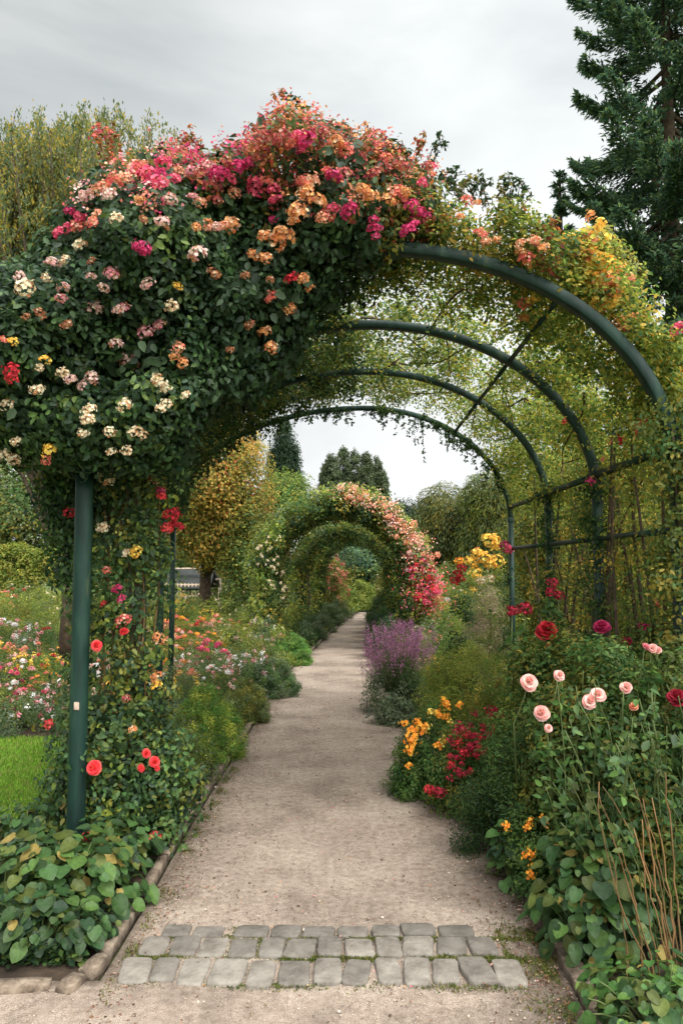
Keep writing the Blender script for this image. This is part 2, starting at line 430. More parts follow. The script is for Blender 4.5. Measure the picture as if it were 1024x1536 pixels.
# palettes
MX_ = lambda *a: np.concatenate(a)
DK = lpal([(46, 66, 38), (38, 56, 35), (54, 76, 42), (42, 63, 42)], 1.4)
MD = lpal([(62, 88, 46), (54, 82, 44), (74, 98, 50), (84, 100, 48)], 1.35)
OL = lpal([(100, 104, 46), (118, 116, 50), (86, 96, 44), (134, 122, 52), (74, 86, 42)], 1.25)
GO = lpal([(150, 136, 58), (172, 146, 66), (120, 122, 54), (188, 150, 78), (98, 108, 48)], 1.15)
RU = lpal([(150, 82, 48), (170, 100, 56), (132, 62, 50), (120, 104, 52), (104, 100, 48)], 1.25)
YG = lpal([(128, 138, 56), (108, 126, 52), (148, 150, 66), (92, 112, 48)], 1.1)
GR = lpal([(70, 104, 48), (84, 116, 52), (60, 92, 44), (98, 122, 58)], 1.25)
GG = lpal([(96, 112, 84), (112, 126, 94), (80, 98, 72), (124, 132, 100)], 1.15)
CO = lpal([(38, 56, 42), (44, 64, 46), (34, 50, 40), (56, 74, 48), (66, 80, 46)], 2.6)
WI = lpal([(94, 106, 68), (82, 96, 62), (108, 118, 76), (70, 86, 56)], 1.6)
HL = lpal([(62, 92, 48), (70, 102, 52), (52, 82, 44), (80, 108, 52), (92, 104, 48)], .95)

# ------------------------------------------------------------ setting: ground
def sheet(name, poly, z, mat, knd='structure'):
    me = bpy.data.meshes.new(name); me.from_pydata([(x, y, z) for x, y in poly], [], [tuple(range(len(poly)))]); me.materials.append(mat)
    me.update()
    if me.polygons[0].normal.z < 0: me.flip_normals()
    return kind(obj(name, me), knd)
sheet('ground', [(-500, -300), (500, -300), (500, 700), (-500, 700)], -.03, M_FIELD)
LE = np.array([(2.95, -.935), (3.6, -.93), (4.5, -.95), (6., -.95), (7.3, -.94), (9, -.95), (11, -.93), (13, -.78), (14.7, -.64), (18, -.42), (22, -.10), (26, .35)])
RE = np.array([(0.4, 1.0), (2.2, .82), (2.8, .80), (3.6, .80), (4.5, .80), (5.5, .78), (7, .78), (8, .68), (9, .52), (11, .42), (13, .36), (14.7, .35), (18, .43), (22, .62), (26, .9)])
def le(y): return np.interp(y, LE[:, 0], LE[:, 1])-.03
def re_(y): return np.interp(y, RE[:, 0], RE[:, 1])+.04
# soil beds either side of the path
ys = np.linspace(2.95, 26, 50)
sheet('soil_bed', [(-14, 7.0), (-1.98, 7.0), (-1.9, 4.2), (-2.2, 3.4), (-5, 3.3), (-5, 2.95)] + [(float(le(y))-.02, float(y)) for y in ys] + [(.35, 30), (-14, 30)], -.012, M_SOIL)
ys = np.linspace(.4, 26, 50)
sheet('soil_bed', [(float(re_(y))+.02, float(y)) for y in ys] + [(.9, 30), (14, 30), (14, .4)], -.012, M_SOIL)
sheet('lawn', [(-14, 3.32), (-2.22, 3.42), (-1.92, 4.2), (-2.0, 6.98), (-14, 6.98)], -.006, M_GRASS)

def path():
    g = G()
    def wave(x, y): return .004*np.sin(x*3.1+y*1.3)+.003*np.sin(x*7.7-y*4.1)+.002*np.sin(y*11+x*5)
    def patch(y0, y1, ny, xl, xr, nx):
        Y = np.linspace(y0, y1, ny); u = np.linspace(0, 1, nx)
        XX = np.array([xl(y)+(xr(y)-xl(y))*u for y in Y]); YY = np.repeat(Y[:, None], nx, 1)
        Z = wave(XX, YY)+.002
        c = np.ones((ny, nx, 3))
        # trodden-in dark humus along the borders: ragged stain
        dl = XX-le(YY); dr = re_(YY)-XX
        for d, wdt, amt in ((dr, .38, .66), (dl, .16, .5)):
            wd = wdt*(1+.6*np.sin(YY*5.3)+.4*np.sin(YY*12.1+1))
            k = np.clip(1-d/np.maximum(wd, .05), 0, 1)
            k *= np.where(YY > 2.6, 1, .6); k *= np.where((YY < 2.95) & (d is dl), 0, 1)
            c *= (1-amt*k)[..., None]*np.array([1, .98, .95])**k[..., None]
        V = np.stack([XX, YY, Z], -1).reshape(-1, 3)
        i = (np.arange(ny-1)[:, None]*nx+np.arange(nx-1)[None]).ravel()
        g.add(V, np.stack([i, i+1, i+nx+1, i+nx], -1), c.reshape(-1, 3))
    patch(.4, 2.95, 60, lambda y: -5.0, re_, 140)
    patch(2.95, 26, 500, le, re_, 50)
    return kind(g.build('path', M_PATH, None, True), 'structure')
path()
sheet('path_beyond', [(-12, 26.), (12, 26.), (12, 27.2), (-12, 27.2)], -.004, M_PATH)

# cobbled band: three rows of worn setts
def cobbles():
    g = G()
    rows = [(3.018, .198, -.91, .62, .122), (3.203, .158, -.88, .60, .125), (3.335, .10, -.82, .50, .14)]
    for ri, (yc, dp, x0, x1, w) in enumerate(rows):
        x = x0
        while x < x1:
            ww = w*rng.uniform(.82, 1.15)
            if ri == 2 and rng.random() < .0: x += ww; continue
            t = rng.uniform(.66, 1.0)*(1, .95, .82)[ri]*np.array([.98, 1., 1.])
            n0 = g.n
            # rounded stone top, irregular outline
            m = 18; th = np.linspace(0, 2*PI, m, endpoint=False)
            e = 7.
            cx_ = np.sign(np.cos(th))*np.abs(np.cos(th))**(2/e); cy_ = np.sign(np.sin(th))*np.abs(np.sin(th))**(2/e)
            jit = 1+rng.normal(0, .026, m)
            skew = rng.normal(0, .07); yo = rng.normal(0, .006); dk_ = rng.uniform(.88, 1.06)
            ring = []
            for sc, z in ((1, -.03), (1, .009), (.955, .0155), (.88, .0175)):
                xx = cx_*ww*.49*sc*jit; yy = cy_*dp*.48*sc*jit*dk_+yo
                ring.append(np.stack([x+ww/2+xx+yy*skew, yc+yy+.012*math.sin(x*3.1), np.full(m, z)+rng.normal(0, .001, m)+.003*math.sin(x*31)], 1))
            V = np.concatenate(ring+[np.array([[x+ww/2, yc+.012*math.sin(x*3.1), .0175+.003*math.sin(x*31)]])])
            f = []
            for k in range(3):
                for j in range(m):
                    j2 = (j+1) % m; f.append((k*m+j, k*m+j2, (k+1)*m+j2, (k+1)*m+j))
            g.add(V, f, np.ones(3)*t)
            g.F.append(np.array([(3*m+j, 3*m+(j+1) % m, 4*m) for j in range(m)])+n0)
            x += ww+rng.uniform(.002, .012)*(1 if rng.random() < .93 else 4)
    return kind(g.build('cobbled_strip', M_STONE, None, True), 'structure')
cobbles()
# pebbles / grit on the path
def grit():
    g = G(); n = 9000
    y = 1.9+rng.random(n)**1.8*7.5; x = le(np.maximum(y, 2.8))+(re_(y)-le(np.maximum(y, 2.8)))*rng.random(n)
    m = (y < 2.9); x[m] = rng.uniform(-1.8, .9, m.sum())
    s = rng.uniform(.0015, .0042, n)*np.where(rng.random(n) < .04, 2.2, 1)
    oct_ = np.array([(1, 0, 0), (0, 1, 0), (-1, 0, 0), (0, -1, 0), (0, 0, .7), (0, 0, -.5)])
    f = np.array([(0, 1, 4), (1, 2, 4), (2, 3, 4), (3, 0, 4), (1, 0, 5), (2, 1, 5), (3, 2, 5), (0, 3, 5)])
    V = np.stack([x, y, np.full(n, .006)], 1)[:, None]+oct_[None]*s[:, None, None]*rng.uniform(.6, 1.4, (n, 6, 1))
    pc = pal([(196, 178, 156), (150, 132, 112), (110, 94, 78), (214, 200, 182), (84, 70, 56)])
    g.add(V.reshape(-1, 3), (f[None]+(np.arange(n)*6)[:, None, None]).reshape(-1, 3), np.repeat(pc[rng.integers(0, 5, n)], 6, 0))
    kind(g.build('gravel', M_PEB), 'stuff')
    g = G(); n = 6500   # dry leaf and petal litter along the borders
    side = rng.random(n) < .62; y = 2.0+rng.random(n)**1.4*7
    d = np.abs(rng.normal(0, .12, n)); x = np.where(side, re_(y)-d-.01, le(np.maximum(y, 2.8))+d+.02)
    k = rng.random(n) < .12; x[k] = rng.uniform(-.8, .7, k.sum())
    pc = pal([(96, 66, 44), (132, 98, 66), (74, 54, 38), (150, 110, 92), (112, 104, 60), (196, 160, 140)])
    N = nrm(rng.normal(0, .3, (n, 3))+np.array([0, 0, 1])); L = rng.uniform(.006, .02, n)
    add_leaves(g, np.stack([x, y, np.full(n, .010)], 1), N, rng.normal(0, 1, (n, 3)), L, L*.5, pc[rng.integers(0, 6, n)])
    n = 1500; cy = 2.9+rng.random(60)**1.5*7; cx0 = le(cy)+(re_(cy)-le(cy))*rng.random(60); i = rng.integers(0, 60, n)
    y = cy[i]+rng.normal(0, .05, n); x = cx0[i]+rng.normal(0, .12, n); k = (x > le(y)+.02) & (x < re_(y)-.02) & (y > 2.75); x, y = x[k], y[k]; n = len(x)
    N = nrm(rng.normal(0, .25, (n, 3))+np.array([0, 0, 1])); L = rng.uniform(.005, .017, n)
    add_leaves(g, np.stack([x, y, np.full(n, .009)], 1), N, rng.normal(0, 1, (n, 3)), L, L*.35, pc[rng.integers(0, 4, n)]*.8)
    kind(g.build('leaf_litter', M_LEAF), 'stuff')
    g = G(); n = 420; y = 2.9+rng.random(n)**1.3*8; x = le(y)+.04+(re_(y)-le(y)-.08)*rng.random(n)
    N = nrm(rng.normal(0, .25, (n, 3))+np.array([0, 0, 1])); L = rng.uniform(.006, .013, n); pc = pal([(226, 150, 150), (236, 196, 180), (206, 90, 100), (214, 150, 100), (190, 170, 120)])
    add_leaves(g, np.stack([x, y, np.full(n, .011)], 1), N, rng.normal(0, 1, (n, 3)), L, L*.7, pc[rng.integers(0, 5, n)])
    kind(g.build('fallen_petals', M_PETAL), 'stuff')
    g = G(); n = 34000   # moss and tiny grass in the joints of the setts and by the edging
    y = rng.choice([3.12, 3.281, 2.918], n, p=[.55, .33, .12])+rng.normal(0, .013, n); x = rng.uniform(-.88, .84, n)
    k = rng.random(n) < .35; y[k] = rng.uniform(2.93, 3.37, k.sum()); 
    x[k] = np.round((x[k]+.90)/.129)*.129-.90+rng.normal(0, .008, k.sum())
    k = rng.random(n) < .16; y[k] = rng.uniform(2.8, 6, k.sum()); x[k] = le(y[k])+.03+np.abs(rng.normal(0, .04, k.sum()))
    k = rng.random(n) < .12; y[k] = rng.uniform(2.7, 3.5, k.sum()); x[k] = re_(y[k])-.03-np.abs(rng.normal(0, .07, k.sum()))
    keep = np.sin(x*9+y*23)+np.sin(x*23)*.7+rng.normal(0, .6, n) > -.25; x = x[keep]; y = y[keep]; n = len(x)
    pc = pal([(84, 98, 44), (104, 112, 52), (66, 84, 40), (120, 120, 62), (90, 84, 50)])
    T = nrm(rng.normal(0, .7, (n, 3))+np.array([0, 0, 1.])); N = nrm(np.cross(T, rng.normal(0, 1, (n, 3))))
    L = rng.uniform(.006, .016, n)
    add_leaves(g, np.stack([x, y, np.full(n, .002)], 1), N, T, L, L*.4, pc[rng.integers(0, 5, n)])
    kind(g.build('moss', M_MOSS), 'stuff')
grit()
def blades(name, n, fx, h, cols, mat=M_MOSS):
    g = G(); x, y, z = fx(n); n = len(x)
    T = nrm(rng.normal(0, .35, (n, 3))+np.array([0, 0, 1.])); N = nrm(np.cross(T, rng.normal(0, 1, (n, 3))))
    L = h*rng.uniform(.6, 1.3, n); c = cols[rng.integers(0, len(cols), n)]*rng.uniform(.8, 1.2, (n, 1))
    add_leaves(g, np.stack([x, y, z], 1), N, T, L, L*.14, c)
    return kind(g.build(name, mat), 'stuff')
blades('lawn_grass', 70000, lambda n: (-1.95-rng.random(n)**1.3*3.2, rng.uniform(3.45, 7, n), np.full(n, -.006)), .035, pal([(104, 146, 44), (124, 164, 54), (88, 128, 40), (140, 168, 66), (150, 150, 84)])*1.15)

# ------------------------------------------------------------ edging stones
def edging():
    def stone(p0, p1, w, h, lab, grp):
        c = (np.array(p0)+np.array(p1))/2; d = np.array(p1)-np.array(p0); L = float(np.hypot(*d))
        g = G(); M = Euler((rng.normal(0, .03), rng.normal(0, .012), 0)).to_matrix()
        # lengthwise subdivided worn stone: several short bevelled sections share one skin
        ns = max(2, int(L/.06)); m = 10; V = []
        th = np.linspace(0, 2*PI, m, endpoint=False)+PI/m; e = 9.
        cx_ = np.sign(np.cos(th))*np.abs(np.cos(th))**(2/e); cy_ = np.sign(np.sin(th))*np.abs(np.sin(th))**(2/e)
        for i in range(ns+1):
            u = (i/ns-.5)*(L-.008); sc = .86 if i in (0, ns) else 1
            jw = rng.normal(0, .06, m)+1
            V.append(np.stack([np.full(m, u), cx_*w/2*sc*(1+(jw-1)*.5), cy_*h*sc*(1+(jw-1)*.3)+.0], 1))
        V = np.concatenate(V) @ np.array(M).T; rz = math.atan2(d[1], d[0])
        c0, s0 = math.cos(rz), math.sin(rz)
        V = np.stack([V[:, 0]*c0-V[:, 1]*s0, V[:, 0]*s0+V[:, 1]*c0, V[:, 2]], 1)
        i = (np.arange(ns)[:, None]*m); j = np.arange(m)[None]; j2 = (j+1) % m
        g.add(V, np.stack([i+j, i+j2, i+m+j2, i+m+j], -1).reshape(-1, 4), np.ones(3)*rng.uniform(.8, 1.1))
        g.F.append(np.arange(m)[::-1][None]); g.F.append((np.arange(m)+ns*m)[None])
        o = g.build('edging_stone', M_EDGE, None, False); o.location = (float(c[0]), float(c[1]), .0)
        tag(o, lab, 'edging stone', grp)
    y = 3.12; k = 0
    while y < 20:
        L = rng.uniform(.36, .52)
        near = y < 5.5
        stone((le(y)-.045, y), (le(y+L)-.045, y+L), .05, .032+rng.uniform(-.006, .006),
              'worn narrow edging stone laid end to end along the left side of the gravel path',
              'edging stones along the left of the path')
        y += L+.008
    stone((-1.04, 2.975), (-1.0, 3.11), .07, .034, 'short thick reddish edging block just above the corner, left of the cobbled strip', None)
    stone((-1.08, 2.86), (-1.05, 2.96), .075, .034, 'squat corner edging block at the left end of the front cobble row', None)
    stone((-1.56, 2.86), (-1.14, 2.91), .06, .032, 'long brown edging stone running left from the corner block', None)
    stone((-2.1, 2.80), (-1.57, 2.86), .06, .032, 'brown edging stone at the bottom left edge of the photo', None)
    y = 2.0
    while y < 6.5:
        L = rng.uniform(.34, .5)
        stone((re_(y)+.04, y), (re_(y+L)+.04, y+L), .08, .034+rng.uniform(-.006, .006),
              'half-buried edging stone along the right side of the gravel path', 'edging stones along the right of the path')
        y += L+.01
edging()

# ------------------------------------------------------------ the big pergola of four hoops
CX = .15; AR = 1.63; ZS = 2.12; BB = 1.26
HY = [4.0, 5.3, 6.6, 8.15]; HL_ = [1.61, 1.65, 1.85, 2.12]
def al(y): return np.interp(y, HY, HL_)
def hoop(th, y):
    th = np.asarray(th); y = np.asarray(y)
    a = np.where(np.cos(th) >= 0, AR, al(y))
    return CX+a*np.cos(th), ZS+BB*np.sin(th)
def hn(th, y):
    a = np.where(np.cos(th) >= 0, AR, al(y)); n = np.stack([np.cos(th)/a, np.zeros_like(th), np.sin(th)/BB], -1); return nrm(n)
def rect_sweep(g, pts, wr, wy, nrms, bev=.005):
    """box section swept in an xz plane; wr radial, wy along y"""
    n = len(pts); pr = []
    a, b = wr/2, wy/2
    for x, y in ((a, b-bev), (a-bev, b), (-a+bev, b), (-a, b-bev), (-a, -b+bev), (-a+bev, -b), (a-bev, -b), (a, -b+bev)): pr.append((x, y))
    pr = np.array(pr); m = 8
    V = (pts[:, None]+nrms[:, None]*pr[None, :, 0:1]+np.array([0, 1., 0])*pr[None, :, 1:2]).reshape(-1, 3)
    i = np.arange(n-1)[:, None]*m; j = np.arange(m)[None]; j2 = (j+1) % m
    g.add(V, np.stack([i+j, i+j2, i+m+j2, i+m+j], -1).reshape(-1, 4), np.ones(3))
    g.F.append((np.arange(m)[::-1]+g.n-len(V))[None]); g.F.append((np.arange(m)+(n-1)*m+g.n-len(V))[None])
def pergola():
    t = thing('pergola', 'large dark green metal pergola of four round hoops spanning the gravel path in front', 'pergola', (CX, 6, 0))
    sec = [(.062, .080), (.056, .07), (.05, .06), (.05, .06)]
    for k, y in enumerate(HY):
        th = np.linspace(0, PI, 90); x, z = hoop(th, np.full(90, y)); wr, wy = sec[k]
        g = G(); rect_sweep(g, np.stack([x, np.full(90, y), z], 1), wr, wy, hn(th, np.full(90, y))); g.build('hoop', M_PAINT, t)
        for sx in (0, 1):
            px = float(x[0] if sx == 0 else x[-1]); g = G()
            if k == 0 and sx == 1:
                # leans very slightly, ribbed round column
                n = 20; zz = np.linspace(-.1, ZS, n)
                tube(g, np.stack([np.full(n, px), np.full(n, y), zz], 1), .0475, 16)
                g.build('post', M_PAINT, t, False)
                g = G(); boxv(g, (px+.005, y-.0495, .86), (.028, .007, .042), bev=.002); o = g.build('tag', M_PALEWOOD, t)
            else:
                zz = np.linspace(-.1, ZS-.003, 3); rect_sweep(g, np.stack([np.full(3, px), np.full(3, y), zz], 1), wr, wy, np.tile([1., 0, 0], (3, 1)))
                g.build('post', M_PAINT, t)
            if k < 2:
                for zz_ in (ZS-.06, ZS+.06): g = G(); tube(g, [(px, y-.02-wy/2, zz_), (px, y+wy/2+.02, zz_)], .009, 6); g.build('bolt', M_PAINT, t)
            g = G(); boxv(g, (px, y, ZS+.0), (wr+.008, wy+.008, .05), bev=.003); g.build('collar', M_PAINT, t)
    xr = CX+AR
    def rail(a, b, r=.022, nm='rail'):
        g = G(); tube(g, np.array([a, b], float), r, 8); g.build(nm, M_PAINT, t)
    for y0, y1 in zip(HY[:-1], HY[1:]):
        rail((xr, y0+.04, 2.26), (xr, y1-.035, 2.26), .026)
        rail((CX-al(y0), y0+.04, 2.2), (CX-al(y1), y1-.035, 2.2), .022)
        rail((xr, y0+.04, 1.80), (xr, y1-.035, 1.80), .02)
        for th in (PI*.285, PI*.70):
            a = hoop(th, y0); b = hoop(th, y1); rail((float(a[0]), y0, float(a[1])+.0), (float(b[0]), y1, float(b[1])), .017, 'purlin')
    return t
pergola()

# ---- climbing roses on the pergola
# 1. dark-leaved rose, front left
LEFT = [(-90, 430), (0, 408), (50, 400), (85, 340), (110, 305), (150, 272), (230, 262), (300, 268), (345, 300), (360, 360), (370, 430), (350, 520), (330, 600), (300, 690), (250, 705), (150, 702), (60, 690), (0, 695), (-90, 700)]
ROSE1 = thing('climbing_rose', 'dark-leaved climbing rose with pale pink and cream blooms heaped over the front left post', 'climbing rose', (-1.5, 4.1, 0))
g = G(); C, N = inflate(LEFT, 4.05, .55, 900, .72, .04)
k = np.sin(C[:, 0]*9+C[:, 2]*5)+np.sin(C[:, 2]*11-C[:, 0]*6)+rng.normal(0, .4, len(C)) > -1.0; C, N = C[k], N[k]
p1 = clumpy(g, C, N, 42000, .085, .038, MX_(DK, DK, DK, MD), 'oval', .62, .5, .25, .4, .35)
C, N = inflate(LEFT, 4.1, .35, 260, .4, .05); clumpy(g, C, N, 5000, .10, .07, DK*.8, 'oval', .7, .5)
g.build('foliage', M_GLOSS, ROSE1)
S1 = Surf(p1)
B1 = [(222, 426, 13, 'palepink'), (168, 411, 10, 'pink'), (155, 432, 9, 'palepink'), (95, 432, 11, 'palepink'), (92, 448, 9, 'pink'), (143, 463, 10, 'palepink'), (185, 463, 11, 'pink'), (178, 465, 8, 'palepink'),
 (240, 487, 9, 'pink'), (220, 497, 9, 'pink'), (175, 516, 8, 'palepink'), (258, 460, 10, 'cream'), (100, 488, 8, 'bronze'), (137, 415, 9, 'palepink'), (38, 432, 12, 'cream'), (70, 417, 8, 'cream'), (30, 415, 8, 'palepink'), (255, 299, 11, 'palepink'), (290, 295, 7, 'pink'),
 (175, 328, 11, 'cream'), (213, 372, 12, 'magenta'), (205, 370, 7, 'magenta'), (297, 381, 12, 'palepink'), (105, 318, 7, 'magenta'), (120, 325, 8, 'hotpink'), (88, 350, 11, 'hotpink'), (102, 343, 9, 'hotpink'), (122, 343, 12, 'coral'), (140, 333, 10, 'coral'), (145, 322, 9, 'peach'), (120, 368, 9, 'cream'),
 (165, 292, 12, 'palepink'), (150, 283, 12, 'peach'), (172, 272, 11, 'coral'), (130, 294, 10, 'palepink'), (188, 268, 9, 'peach'), (210, 300, 9, 'orange'), (244, 332, 8, 'palepink'), (250, 342, 6, 'bronze'), (215, 330, 7, 'bronze'), (80, 395, 9, 'palepink'), (98, 390, 9, 'cream'),
 (17, 556, 10, 'red'), (18, 568, 9, 'coralrose'), (68, 540, 8, 'yellow'), (60, 552, 7, 'cream'), (95, 560, 8, 'cream'), (107, 570, 8, 'palepink'), (124, 578, 8, 'palepink'), (138, 567, 9, 'palepink'), (56, 585, 9, 'cream'), (135, 617, 10, 'cream'), (133, 630, 9, 'cream'),
 (235, 568, 9, 'cream'), (241, 575, 8, 'cream'), (249, 584, 9, 'cream'), (248, 608, 8, 'cream'), (240, 614, 7, 'cream'), (187, 608, 9, 'cream'), (189, 540, 10, 'palepink'), (200, 546, 7, 'bronze'), (125, 650, 7, 'cream'), (165, 648, 9, 'cream'), (203, 648, 8, 'cream'), (215, 653, 8, 'cream'),
 (168, 678, 8, 'cream'), (190, 677, 7, 'cream'), (10, 608, 9, 'cream'), (8, 684, 9, 'cream'), (23, 690, 8, 'cream'), (75, 676, 10, 'yellow'), (70, 690, 6, 'coral'), (25, 663, 7, 'cream'), (60, 470, 7, 'bronze'), (267, 430, 7, 'yellow'), (262, 535, 8, 'orange'), (274, 545, 8, 'orange'), (268, 521, 7, 'peach'),
 (279, 593, 7, 'cream'), (320, 410, 8, 'bronze'), (20, 512, 6, 'yellow'), (4, 510, 6, 'coral'), (310, 342, 7, 'peach'), (325, 340, 9, 'palepink'), (137, 392, 6, 'bronze'), (40, 475, 7, 'bronze'), (205, 255, 13, 'coral'), (222, 262, 16, 'hotpink'), (236, 275, 14, 'hotpink'), (240, 262, 9, 'magenta')]
put_blooms(ROSE1, S1, B1, 'cluster', 3.7, .02)
gs = G()
for _ in range(6):
    a = np.array([GX(rng.uniform(150, 200), 4.2), 4.6+rng.uniform(-.1, .3), rng.uniform(.0, .1)]); b = P(rng.uniform(100, 230), rng.uniform(420, 640), 4.2)
    m = (a+b)/2+rng.normal(0, .1, 3); tt = np.linspace(0, 1, 10)[:, None]
    tube(gs, a*(1-tt)**2+2*m*tt*(1-tt)+b*tt*tt, [.014, .006], 6)
gs.build('stem', M_BARK, ROSE1, True)

# 2. crown rose: coral, orange and crimson trusses
CROWN = [(140, 300), (160, 268), (215, 244), (270, 240), (330, 236), (378, 226), (400, 190), (440, 180), (480, 188), (520, 208), (560, 220), (600, 232), (640, 250), (660, 300), (655, 350), (628, 380), (590, 402), (520, 425), (490, 455), (468, 478), (445, 520), (410, 565), (360, 610), (320, 650), (290, 600), (300, 480), (300, 400), (260, 340)]
ROSE2 = thing('climbing_rose', 'climbing rose crowning the front hoop with coral, orange and crimson trusses', 'climbing rose', (-.6, 4.3, 0))
g = G()
C, N = inflate(CROWN, 4.2, .5, 800, .72, .04)
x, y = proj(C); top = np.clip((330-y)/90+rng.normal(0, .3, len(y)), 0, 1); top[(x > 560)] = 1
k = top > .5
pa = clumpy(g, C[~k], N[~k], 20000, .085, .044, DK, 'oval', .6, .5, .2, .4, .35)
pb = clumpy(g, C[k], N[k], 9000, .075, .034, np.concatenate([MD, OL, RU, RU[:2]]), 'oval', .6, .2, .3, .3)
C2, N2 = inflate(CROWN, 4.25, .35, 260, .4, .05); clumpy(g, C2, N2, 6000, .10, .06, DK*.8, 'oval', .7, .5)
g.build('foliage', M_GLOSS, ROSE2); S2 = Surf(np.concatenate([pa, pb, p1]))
B2 = [(398, 355, 12, 'orange'), (425, 355, 17, 'orange'), (415, 366, 11, 'orange'), (383, 383, 10, 'orange'), (400, 388, 11, 'orange'), (348, 340, 13, 'orange'), (335, 340, 9, 'peach'), (447, 320, 14, 'orange'), (440, 332, 9, 'orange'), (458, 290, 15, 'orange'), (463, 275, 13, 'peach'), (452, 272, 10, 'coral'), (475, 302, 12, 'orange'),
 (383, 272, 13, 'hotpink'), (385, 287, 13, 'hotpink'), (410, 284, 10, 'hotpink'), (400, 272, 9, 'coral'), (412, 300, 8, 'hotpink'), (492, 322, 13, 'coral'), (500, 313, 10, 'hotpink'), (483, 328, 8, 'peach'), (437, 418, 11, 'red'), (455, 418, 9, 'orange'), (465, 433, 8, 'orange'), (408, 446, 9, 'coral'), (433, 462, 10, 'orange'), (397, 498, 10, 'orange'), (407, 522, 8, 'orange'), (375, 487, 9, 'bronze'), (345, 525, 7, 'bronze'), (368, 414, 8, 'bronze'), (405, 420, 7, 'bronze'),
 (425, 205, 14, 'dusty'), (412, 213, 12, 'dusty'), (440, 215, 11, 'coral'), (458, 212, 15, 'magenta'), (445, 203, 9, 'hotpink'), (392, 205, 11, 'dusty'), (500, 265, 15, 'magenta'), (515, 262, 12, 'dusty'), (490, 258, 10, 'coral'), (485, 200, 9, 'dusty'), (523, 318, 10, 'magenta'), (527, 308, 8, 'magenta'), (560, 330, 9, 'magenta'), (561, 343, 9, 'magenta'), (563, 355, 6, 'magenta'), (556, 296, 13, 'orange'), (545, 285, 10, 'orange'),
 (595, 292, 15, 'coral'), (583, 300, 11, 'orange'), (608, 288, 9, 'orange'), (618, 308, 11, 'magenta'), (628, 320, 11, 'magenta'), (640, 324, 7, 'magenta'), (612, 345, 10, 'magenta'), (620, 338, 8, 'magenta'), (605, 350, 7, 'magenta'), (575, 250, 11, 'dusty'), (600, 248, 10, 'dusty'), (560, 262, 10, 'dusty'), (578, 238, 8, 'coral'), (640, 250, 8, 'dusty'), (650, 249, 6, 'hotpink'), (633, 275, 7, 'hotpink'), (645, 262, 7, 'coral'), (540, 240, 11, 'dusty'),
 (520, 225, 11, 'coral'), (505, 215, 10, 'orange'), (330, 262, 13, 'magenta'), (320, 280, 14, 'dusty'), (345, 268, 11, 'hotpink'), (300, 262, 11, 'dusty'), (285, 258, 11, 'pink'), (268, 258, 10, 'peach'), (262, 268, 9, 'hotpink'), (313, 250, 10, 'pink'), (356, 250, 12, 'magenta'), (372, 245, 10, 'magenta'), (340, 245, 9, 'dusty'), (325, 300, 9, 'dusty'), (300, 305, 9, 'peach'), (352, 290, 9, 'peach'), (245, 246, 11, 'hotpink'), (215, 250, 10, 'peach'),
 (410, 330, 6, 'magenta'), (295, 340, 8, 'orange'), (312, 335, 7, 'orange')]
put_blooms(ROSE2, S2, B2, 'cluster', 3.9, .02)
g = G(); k = (S2.y < 325+.0*S2.x) & (S2.x > 110) & (S2.x < 665) & (S2.p[:, 1] < 4.35)
q = S2.p[k]; qx = S2.x[k]; qy = S2.y[k]; gate = np.sin(q[:, 0]*17+q[:, 2]*11)+np.sin(q[:, 2]*23-q[:, 0]*9+q[:, 1]*13)+np.clip((300-qy)/70, -.6, 1.2)+rng.normal(0, .25, len(q)) > .95
q = q[gate]; qx = qx[gate]; i = rng.integers(0, len(q), 9000); q = q[i]+rng.normal(0, .022, (9000, 3))+np.array([0, -.03, .012]); qx = qx[i]+rng.normal(0, 25, 9000)
ga = MX_(BC['peach'], BC['palepink'], BC['coral'], BC['pink']); gb = MX_(BC['hotpink'], BC['dusty'], BC['dusty'], BC['magenta']); gc = MX_(BC['orange'], BC['dusty'], BC['coral'], BC['bronze'])
patch_ = (np.floor(q[:, 0]*9)*7+np.floor(q[:, 2]*9)*3).astype(int) % 12; mix = (patch_+rng.integers(0, 3, 9000)) % 12
cc = np.where((qx < 245)[:, None], ga[mix], np.where((qx < 380)[:, None], gb[mix], gc[mix]))*rng.uniform(.8, 1.15, (9000, 1))
add_leaves(g, q, nrm(rng.normal(0, .6, (9000, 3))+np.array([0, -.7, .6])), rng.normal(0, 1, (9000, 3)), .021, .016, np.clip(cc, 0, 1)); kind(g.build('blossom', M_PETAL, ROSE2), 'stuff')
